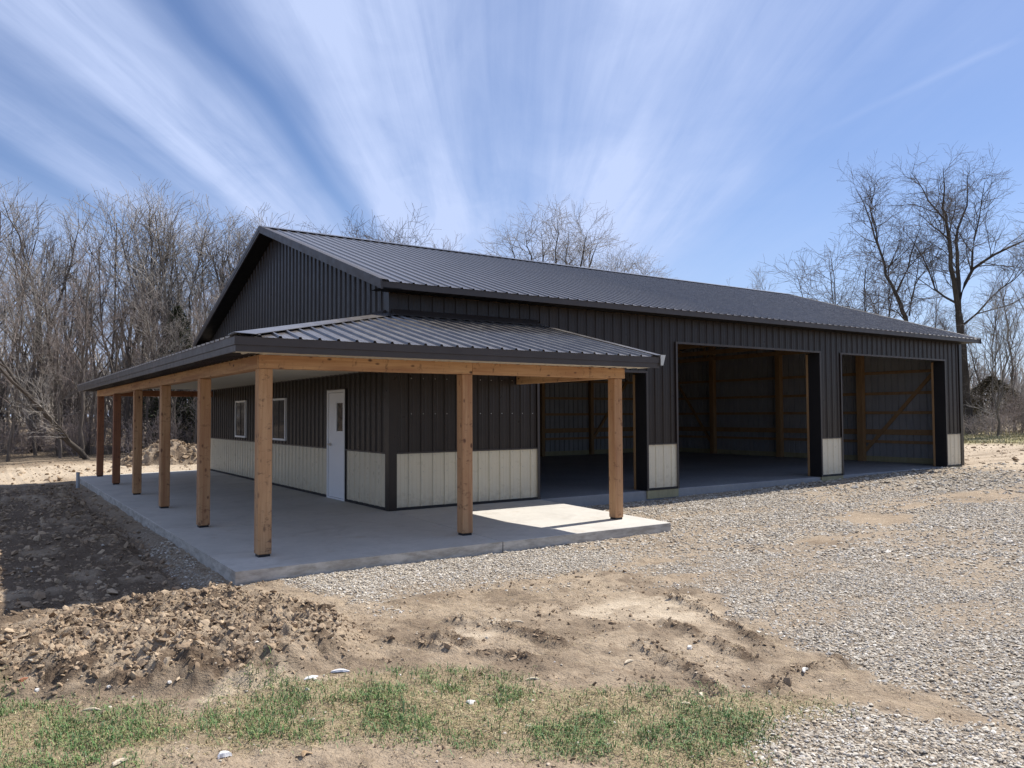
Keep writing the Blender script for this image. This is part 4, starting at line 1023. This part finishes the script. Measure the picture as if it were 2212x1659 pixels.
for az, d, k, h, lb in ((82.6, 46, 6, 12.0, 'broad many-stemmed crown left of the tallest tree'), (80.0, 44, 6, 12.6, 'broad pale crown beside the tallest tree'), (78.2, 46, 6, 12.2, 'broad many-stemmed crown right of the tallest tree'), (76.6, 46, 1, 11.8, 'forked bare crown between the tallest tree and the gable'), (73.6, 46, 6, 12.3, 'broad pale crown touching the gable peak'), (89.0, 46, 6, 12.0, 'broad pale crown at the far left edge'), (87.0, 44, 5, 12.4, 'tall broad bare tree rising above the wood at the far left'), (80.6, 45, 1, 12.7, 'tallest rounded bare tree of the wood, left of the gable peak'), (79.2, 47, 5, 12.3, 'tall dense bare tree just right of the tallest one'), (75.6, 45, 3, 11.2, 'tall bare tree crown close to the gable peak'), (74.2, 46, 1, 11.4, 'dark bare tree directly behind the gable peak')):
    x, y = polar(az, d); put_tree(protos[k], x, y, h/PH[k], az, lb)
# leaning trunks at the edge
lean_m = forest_proto(21, 8.5, .13, (.4, .6), lean=.02, twig='twig', bark='bark_dark')
x, y = polar(84.2, 37.0); put_tree(lean_m, x, y, .95, 0.3, 'dark leaning tree bending left over the edge of the wood', tilt=(0, R(-38)))
x, y = polar(78.2, 38.0); put_tree(lean_m, x, y, .7, 2.3, 'dark short leaning trunk behind the far porch posts', tilt=(0, R(-20)))

# tree basis facing the camera side: u across, w away
def facing(x, y):
    return YAW*-1
# big trees on the right, limbs laid out in their own plane with depth
def P3(lst, s, ox, oz): return [((u-ox)*s, w, (oz-v)*s) for u, v, w in lst]
s_ = .0137
big_l = [([(975, 1420, 0), (958, 1150, 0), (940, 850, .1)], [.42, .34, .30]),
         ([(940, 850, .1), (905, 700, -.3), (880, 580, -.6), (862, 450, -.8), (850, 380, -.8), (845, 200, -.9)], [.25, .20, .16, .12, .09, .02]),
         ([(940, 850, .1), (960, 700, .5), (972, 560, .9), (990, 440, 1.2), (1040, 330, 1.3), (1050, 180, 1.3)], [.22, .18, .14, .11, .07, .02]),
         ([(945, 780, .1), (1010, 640, .2), (1090, 580, -.4), (1230, 520, -1.0), (1290, 400, -1.2)], [.16, .13, .10, .06, .02]),
         ([(884, 540, -.6), (800, 480, -1.2), (700, 420, -1.7)], [.08, .05, .02]),
         ([(1010, 640, .2), (1060, 470, 1.0), (1130, 330, 1.8), (1160, 200, 2.0)], [.10, .08, .05, .02]),
         ([(862, 450, -.8), (800, 300, .2), (760, 180, .7)], [.08, .05, .02]),
         ([(930, 800, .1), (880, 720, 1.2), (850, 560, 1.9), (770, 420, 2.2)], [.10, .08, .05, .02]),
         ([(955, 900, 0), (1020, 800, -1.2), (1100, 720, -1.9), (1200, 600, -2.2)], [.09, .07, .04, .02])]
bigm = tree_meshes(31, [(P3(l, s_, 975, 1400), r_) for l, r_ in big_l], ELM, 'bark_dark', 'twig_dark', 'elm')
mid_l = [([(705, 1420, 0), (700, 1100, 0), (690, 890, 0), (655, 780, .2)], [.26, .22, .19, .17]),
         ([(655, 780, .2), (615, 680, .4), (598, 570, .6), (545, 450, .3), (470, 300, -.2)], [.15, .12, .09, .06, .015]),
         ([(598, 570, .6), (600, 480, 1.0), (585, 350, 1.4), (590, 260, 1.5)], [.08, .06, .04, .015]),
         ([(655, 760, .2), (672, 680, -.5), (690, 590, -.9), (720, 480, -1.2)], [.09, .07, .05, .015]),
         ([(700, 870, 0), (745, 740, .6), (790, 640, 1.2), (800, 560, 1.4)], [.08, .06, .04, .015]),
         ([(690, 890, 0), (620, 860, -.7), (560, 850, -1.1)], [.06, .04, .015])]
midm = tree_meshes(32, [(P3(l, s_, 705, 1400), r_) for l, r_ in mid_l], ELM, 'bark_dark', 'twig_dark', 'elm')
def place_face(meshes, v_x, dep, s, label, rz=0, **k):
    lat = (v_x-1106)/1703*dep; x = CAM.x+fw.x*dep+rt.x*lat; y = CAM.y+fw.y*dep+rt.y*lat
    return put_tree(meshes, x, y, s, -YAW+rz, label, **k)
place_face(bigm, 2094, 50, 1.02, 'largest bare tree right of the barn, thick trunk splitting into three tall limbs')
place_face(midm, 1970, 52, 1.08, 'crooked dark bare tree behind the far end of the barn roof')
sh = [([(0, 0, 0), (-60+k*37, -260, .5*(-1)**k), (-130+k*62, -560-30*(k % 3), .9*(-1)**k)], [.09, .06, .015]) for k in range(6)]
shm = tree_meshes(33, [(P3(l, .0137, 0, 0), r_) for l, r_ in sh], ELM, 'bark_dark', 'twig_dark', 'multi')
place_face(shm, 1822, 56, 1.48, 'pale multi-stemmed bare tree left of the crooked one, above the roof end')
ce = [([(0, 0, 0), (0, -380, 0)], [.34, .28])]+[([(0, -380, 0), (u_*.45, -620, w_*.4), (u_*.8, -840, w_*.8), (u_, -1060+abs(u_)*.5, w_)], [.18, .12, .07, .015]) for u_, w_ in ((-215, .5), (-140, -.9), (-60, 1.0), (10, -.7), (75, .8), (150, -1.0), (210, .4))]
cem = tree_meshes(34, [(P3(l, .0125, 0, 0), r_) for l, r_ in ce], ELM, 'bark_dark', 'twig', 'spread')
place_face(cem, 1200, 46, .98, 'wide spreading bare tree crown above the middle of the barn ridge')
place_face(cem, 1342, 49, .84, 'second spreading bare crown just right of the widest one above the ridge', rz=2.2)
place_face(forest_proto(41, 10, .1, (.3, .5)), 1592, 60, 1.12, 'small bare treetop peeking over the ridge towards the right')
place_face(shm, 765, 50, 1.48, 'bare treetop with forked tips above the ridge right of the gable peak', rz=1)
place_face(shm, 885, 52, 1.45, 'light bare treetop above the ridge, left of the misty thicket tops', rz=2)
# trees and scrub on the right edge
for vx, dep, k, s, lb in ((2150, 46, 6, 1.15, 'small bare tree at the field edge right of the thick trunk'), (2190, 52, 2, 1.0, 'thin reddish bare tree at the right edge of the photo'), (2125, 58, 0, .7, 'slim bare tree close beside the thick trunk'), (2235, 48, 1, .95, 'forked bare tree just beyond the right edge of the photo'), (2060, 60, 3, .75, 'slim dark bare tree behind the far corner of the barn'), (2010, 62, 0, .95, 'straight bare tree between the crooked one and the thick trunk'), (1900, 64, 2, 1.15, 'thin reddish bare tree behind the end of the roof')):
    place_face(protos[k], vx, dep, s, lb, rz=vx)
# scrub
def brush_proto(seed, n=26, H=2.2, spread=1.6, twig='twig'):
    r_ = np.random.RandomState(seed); big, tw = [], []
    for k in range(n):
        a = r_.uniform(0, 6.28); rr = r_.uniform(0, spread); p = np.array([rr*math.cos(a), rr*math.sin(a), -.1])
        q, rq, _ = wander(r_, p, np.array([r_.normal(0, .3), r_.normal(0, .3), 1.]), H*r_.uniform(.5, 1.1), 6, .12, .02, .016, .006)
        tw.append((q, rq, 3)); spawn(r_, tw, tw, q, rq, 0, BRUSH)
    return build_tubes(tw, 'shrub', [M[twig]])
brs = [brush_proto(51, twig='twig_red'), brush_proto(52, twig='twig'), brush_proto(53, 20, 3.2, 1.3, 'twig_red')]
def shrub(x, y, s, k, label, group=None):
    z = float(zground(np.array([x]), np.array([y]))[0]); o = link('leafless_shrub', brs[k]); o.location = (x, y, z); o.rotation_euler = (0, 0, rs.uniform(0, 6.28)); o.scale = (s, s, s*rs.uniform(.8, 1.2))
    lab(o, label, 'shrub', group)
for i in range(26):
    az = 66+27.5*(i+rs.random())/26; d = rs.uniform(38.5, 45); x, y = polar(az, d)
    if y < 24.5+.1*x: y = 24.6+.1*x+rs.random()
    k = rs.randrange(3); shrub(x, y, rs.uniform(.6, 1.0), k, wood_label(k, x, y, 0, 'thicket'), 'leafless thickets along the edge of the wood')
for vx, dep, s, k in ((2110, 48, .8, 1), (2140, 47, .8, 0), (2170, 50, .9, 2), (2205, 49, 1.1, 2), (2235, 51, 1.1, 1), (2085, 52, .6, 0), (2260, 50, 1.2, 2)):
    lat = (vx-1106)/1703*dep; shrub(CAM.x+fw.x*dep+rt.x*lat, CAM.y+fw.y*dep+rt.y*lat, s, k, ('reddish leafless shrub', 'grey leafless shrub', 'tall reddish leafless shrub')[k]+dict({2110: ' close right of the thick trunk', 2140: ' between thick trunk and cedar', 2170: ' in front of the cedars', 2205: ' at the right edge of the photo', 2235: ' beyond the right edge', 2085: ' at the foot of the thick trunk', 2260: ' far beyond the right edge'})[vx], 'leafless shrubs along the field edge')
# cedars
def cedar_mesh(seed, H, Rr, col):
    r_ = np.random.default_rng(seed); n = 9000
    h = r_.uniform(.03, 1, n)**.8; env = Rr*(1-h)**.75*(.75+.5*vnoise(h*9, np.floor(r_.uniform(0, 6, n)), seed)); a = r_.uniform(0, 2*math.pi, n); rad = env*np.sqrt(r_.uniform(.15, 1, n))
    clump = fbm(a*2.2+3, h*9, 3, seed); keep = clump > .38; h, a, rad = h[keep], a[keep], rad[keep]; n = len(h)
    P = np.stack([rad*np.cos(a), rad*np.sin(a), h*H-.15*rad], -1)
    d = np.stack([np.cos(a), np.sin(a), r_.uniform(-.3, .7, n)], -1)+r_.normal(0, .4, (n, 3)); d /= np.linalg.norm(d, axis=1, keepdims=True)
    s_ = np.cross(d, r_.normal(0, 1, (n, 3))); s_ /= np.linalg.norm(s_, axis=1, keepdims=True); L = r_.uniform(.10, .26, n)[:, None]
    V = np.stack([P-s_*.035, P+s_*.035, P+d*L], 1); F_ = np.arange(3*n).reshape(n, 3)
    c = np.array(col)[None]*(r_.uniform(.6, 1.4, (n, 1))); c = np.repeat(np.concatenate([c, np.ones((n, 1))], 1)[:, None], 3, 1)
    return np_mesh('crown', V.reshape(-1, 3), F_, [M['needle']], False, c.reshape(-1, 4))
def trunk_mesh(H, r0):
    return build_tubes([(np.array([(0, 0, -.2), (.02, 0, H*.5), (0, .03, H*.95)]), np.array([r0, r0*.6, .02]), 6)], 'trunk', [M['bark']])
ct = trunk_mesh(1, .03)
for (x, y), H, Rr, col, lb in ((polar(79.0, 42), 7.0, 2.0, (.055, .066, .034), 'dark olive cedar among bare trees, left of the gable'), (polar(76.3, 43), 6.6, 2.2, (.06, .07, .036), 'dull green cedar behind the porch roof beside the gable'), (polar(74.5, 40), 3.6, 1.6, (.05, .075, .03), 'low green cedar seen under the porch beyond the dirt pile'), (polar(73.0, 42), 5.5, 2.0, (.05, .062, .03), 'cedar hidden partly by the gable wall'), (polar(24.6, 66), 3.9, 4.2, (.085, .07, .042), 'brownish cedar behind scrub at the right edge'), (polar(26.3, 69), 3.0, 3.2, (.085, .075, .045), 'smaller brownish cedar left of the one at the right edge')):
    z = float(zground(np.array([x]), np.array([y]))[0]); t_ = empty('cedar_tree', (x, y, z)); lab(t_, lb, 'tree')
    o = link('trunk', trunk_mesh(H, .12), t_); link('crown', cedar_mesh(int(H*10), H, Rr, col), t_)
# far-off wood closing the horizon
def far_wood(az0, az1, d, H, n, seed):
    r_ = np.random.RandomState(seed); pl = []
    for k in range(n):
        a = math.radians(r_.uniform(az0, az1)); dd = d*r_.uniform(.92, 1.12); x, y = CAM.x+dd*math.cos(a), CAM.y+dd*math.sin(a); h = H*r_.uniform(.6, 1.1)
        base = np.array([x, y, .2])
        for j in range(7):
            q, rq, _ = wander(r_, base+np.array([0, 0, h*r_.uniform(0, .45)]), np.array([r_.normal(0, .35), r_.normal(0, .35), 1]), h*r_.uniform(.4, .75), 4, .12, .03, .10, .03); pl.append((q, rq, 3))
    return build_tubes(pl, 'far_wood', [M['twig']])
lab(link('far_wood', far_wood(14, 40, 125, 9, 420, 61)), 'distant bare wood on the horizon at the right', 'wood', kind='stuff')
lab(link('far_wood', far_wood(62, 106, 68, 8.0, 460, 62)), 'deep grey mass of the wood behind the front rows at the left', 'wood', kind='stuff')

# ------------------------------------------------------------------ dirt piles behind the barn
def pile(cx_, cy_, Rx, Ry, H, seed, label):
    n, m_ = 110, 44; th = np.linspace(0, 2*math.pi, n, endpoint=False); rr = np.linspace(0, 1, m_)
    TH, RR = np.meshgrid(th, rr); x = RR*np.cos(TH)*Rx; y = RR*np.sin(TH)*Ry
    z = H*(1-RR**3)*(.35+1.1*fbm(x*1.1+seed, y*1.1, 3, seed))+(.55*(1-np.abs(2*fbm(x*2.4, y*2.4, 5, seed+3)-1))-.28)*(1-RR**4)-.12*RR
    ids = np.arange(n*m_).reshape(m_, n); a = ids[:-1]; b_ = np.roll(a, -1, 1); d = ids[1:]; c = np.roll(d, -1, 1)
    F_ = np.stack([a, d, c, b_], -1).reshape(-1, 4)
    tone = np.stack([0*z, 0*z, np.clip(.8*sstep(.4, .6, fbm(x*3, y*3, 3, seed+5)), 0, 1), 0*z+.05], -1)
    V = np.stack([x, y, z], -1).reshape(-1, 3); me = np_mesh('dirt_pile', V, F_, [M['ground']], False, tone.reshape(-1, 4))
    rp = np.random.default_rng(seed); sel = rp.integers(0, n*(m_-3), 1500); Pp = V[sel]+rp.normal(0, .03, (1500, 3)); r_ = rp.gamma(1.4, .022, 1500)+.012
    lv, lf_, lc = lumps(Pp, np.minimum(r_, .12), (ICO_V, ICO_F), clod_cols(1500)*.8, .6, .35, .5, .5)
    cl_ = np_mesh('clods', lv, lf_, [M['clod']], False, lc)
    zb = float(zbase(np.array([cx_]), np.array([cy_]))[0]); o = link('dirt_pile', me); o.location = (cx_, cy_, zb); lab(o, label, 'dirt pile'); lab(link('clods', cl_, o), kind='stuff')
pile(3.9, 20.8, 2.9, 1.7, 1.05, 3, 'tall heap of brown excavated earth seen between the porch posts')
pile(.9, 20.3, 2.6, 1.4, .6, 8, 'low heap of earth left of the taller one behind the porch')
pile(6.8, 21.6, 2.2, 1.5, 1.1, 12, 'heap of earth mostly hidden behind the barn')

# ------------------------------------------------------------------ small debris, each a thing of its own
def gz(x, y): return float(zground(np.array([x]), np.array([y]))[0])
def gxy(vx, vy, z=-.2):
    d = fw*1703+rt*(vx-1106)-up*(vy-829.5); t_ = (z-CAM.z)/d.z; q = CAM+d*t_; return q.x, q.y
def plain(name, col, rough=.7):
    mt, nt, b = new_mat(name); c = mix(nt, ramp2(nt, noise(nt, geo_pos(nt), 45, 4), .35, .65), tuple(q*.75 for q in col), tuple(q*1.1 for q in col)); nt.links.new(c, b.inputs['Base Color']); b.inputs['Roughness'].default_value = rough
    bump(nt, b, noise(nt, geo_pos(nt), 90, 3), .4, .003); return mt
M['chipwood'] = plain('weathered_splinter', (.56, .47, .34)); M['plastic'] = plain('white_film', (.74, .74, .74), .35); M['brickred'] = plain('brick_fragment', (.36, .15, .075)); M['palestone'] = plain('limestone', (.68, .65, .60)); M['leaf'] = plain('dry_leaf', (.42, .28, .15))
def chip(name, pos, L, w, h, rz, mat, label, cat, seed=1, bend=.15, lift=.0):
    r_ = random.Random(seed); n = 7; V = []; F_ = []
    for i in range(n):
        t_ = i/(n-1); prof = (math.sin(math.pi*(t_*.92+.04))**.55); xx = (t_-.5)*L; ww = w*prof*(.8+.4*r_.random()); hh = h*(.5+.5*prof)
        zb = bend*L*math.sin(math.pi*t_)*.5+lift+r_.uniform(-.1, .1)*h; yy_ = bend*L*.6*math.sin(2*math.pi*t_*.6)
        V += [(xx, yy_-ww/2, zb), (xx, yy_+ww/2, zb+r_.uniform(-.2, .3)*h), (xx, yy_+ww/2*.7, zb+hh), (xx, yy_-ww/2*.7, zb+hh)]
    for i in range(n-1):
        for j in range(4): F_.append((4*i+j, 4*i+(j+1) % 4, 4*i+4+(j+1) % 4, 4*i+4+j))
    F_ += [(3, 2, 1, 0), tuple(4*(n-1)+j for j in range(4))]
    mb_ = MB(); mb_.v = V; mb_.f = F_; mb_.mi = [0]*len(F_); o = mb_.build(name, M[mat]); x, y = gxy(*pos); o.location = (x, y, gz(x, y)+.001); o.rotation_euler = (0, 0, rz); o.scale = (.8, .8, .7); lab(o, label, cat)
chip('brick_fragment', (52, 1485), .085, .04, .03, .3, 'brickred', 'reddish brick fragment at the left edge between mud and grass', 'brick', 3, 0)
chip('pale_stone', (80, 1493), .045, .035, .022, 1.2, 'palestone', 'white stone just right of the red brick fragment', 'stone', 4, 0)
chip('pale_stone', (236, 1489), .040, .03, .02, .2, 'palestone', 'white stone in the sandy strip left of centre foreground', 'stone', 5, 0)
chip('pale_stone', (366, 1487), .045, .03, .02, .9, 'palestone', 'white stone on the sand, right one of two alike', 'stone', 6, 0)
chip('wood_splinter', (197, 1527), .15, .03, .012, -.4, 'chipwood', 'long pale wood splinter lying on yellow grass at the left', 'wood scrap', 7)
chip('wood_splinter', (262, 1640), .12, .04, .016, .5, 'chipwood', 'curled pale splinter near the bottom edge at the left', 'wood scrap', 8)
chip('plastic_scrap', (735, 1452), .16, .05, .018, -.5, 'plastic', 'crumpled white plastic scrap above the green grass', 'plastic', 9, .10)
chip('plastic_scrap', (672, 1466), .13, .05, .010, .2, 'plastic', 'flat translucent film scrap left of the crumpled one', 'plastic', 10, .1)
chip('wood_splinter', (1518, 1500), .11, .03, .012, .9, 'chipwood', 'upright pale splinter in the mud right of the grass', 'wood scrap', 11, .25, .01)
chip('wood_splinter', (1482, 1520), .10, .035, .010, -.7, 'chipwood', 'flat pale splinter left of the upright one', 'wood scrap', 12)
chip('dry_leaf', (663, 1628), .07, .055, .006, .3, 'leaf', 'curled brown leaf near the bottom edge left of centre', 'leaf', 13, .5)
chip('dry_leaf', (1020, 1517), .08, .06, .012, .8, 'palestone', 'pale grey dried leaf between the grass patches', 'leaf', 14, .35)
chip('wood_splinter', (485, 1625), .09, .05, .03, .1, 'plastic', 'white flake pair near the bottom edge', 'wood scrap', 15, .2)
chip('wood_splinter', (1118, 1350), .13, .03, .012, -.6, 'chipwood', 'pale splinter on the bright sand patch in the centre', 'wood scrap', 16)
chip('wood_splinter', (1360, 1430), .12, .035, .012, .1, 'chipwood', 'pale splinter on smooth soil right of the ruts', 'wood scrap', 17)
chip('wood_splinter', (1150, 1470), .12, .03, .012, -.3, 'chipwood', 'pale splinter on bare soil behind the densest grass', 'wood scrap', 18)
chip('pale_stone', (1490, 1405), .07, .05, .035, .4, 'palestone', 'large pale stone at the gravel edge above the mud ruts', 'stone', 19, 0)
chip('wood_splinter', (1740, 1455), .12, .03, .02, .4, 'palestone', 'white splinter at the muddy edge of the gravel at the right', 'wood scrap', 20)

# look-alikes of the wood that share a description: say which one, from left to right
def screen_v(o):
    q = o.location-CAM; return 1106+1703*q.dot(rt)/max(q.dot(fw), .1)
same = {}
for o in list(C.objects):
    if o.parent is None and 'label' in o and o.get('group'): same.setdefault(o['label'], []).append(o)
for lb, lst in same.items():
    vis = sorted([o for o in lst if 0 < screen_v(o) < 2212], key=screen_v)
    if len(lst) > 1 and vis and len(vis) == len(lst):
        names_ = ['left', 'right'] if len(vis) == 2 else ['leftmost', 'second', 'third', 'fourth', 'fifth', 'sixth', 'seventh']
        for o, w_ in zip(vis, names_): o['label'] = (w_+' of '+('two' if len(vis) == 2 else 'the')+' '+lb)
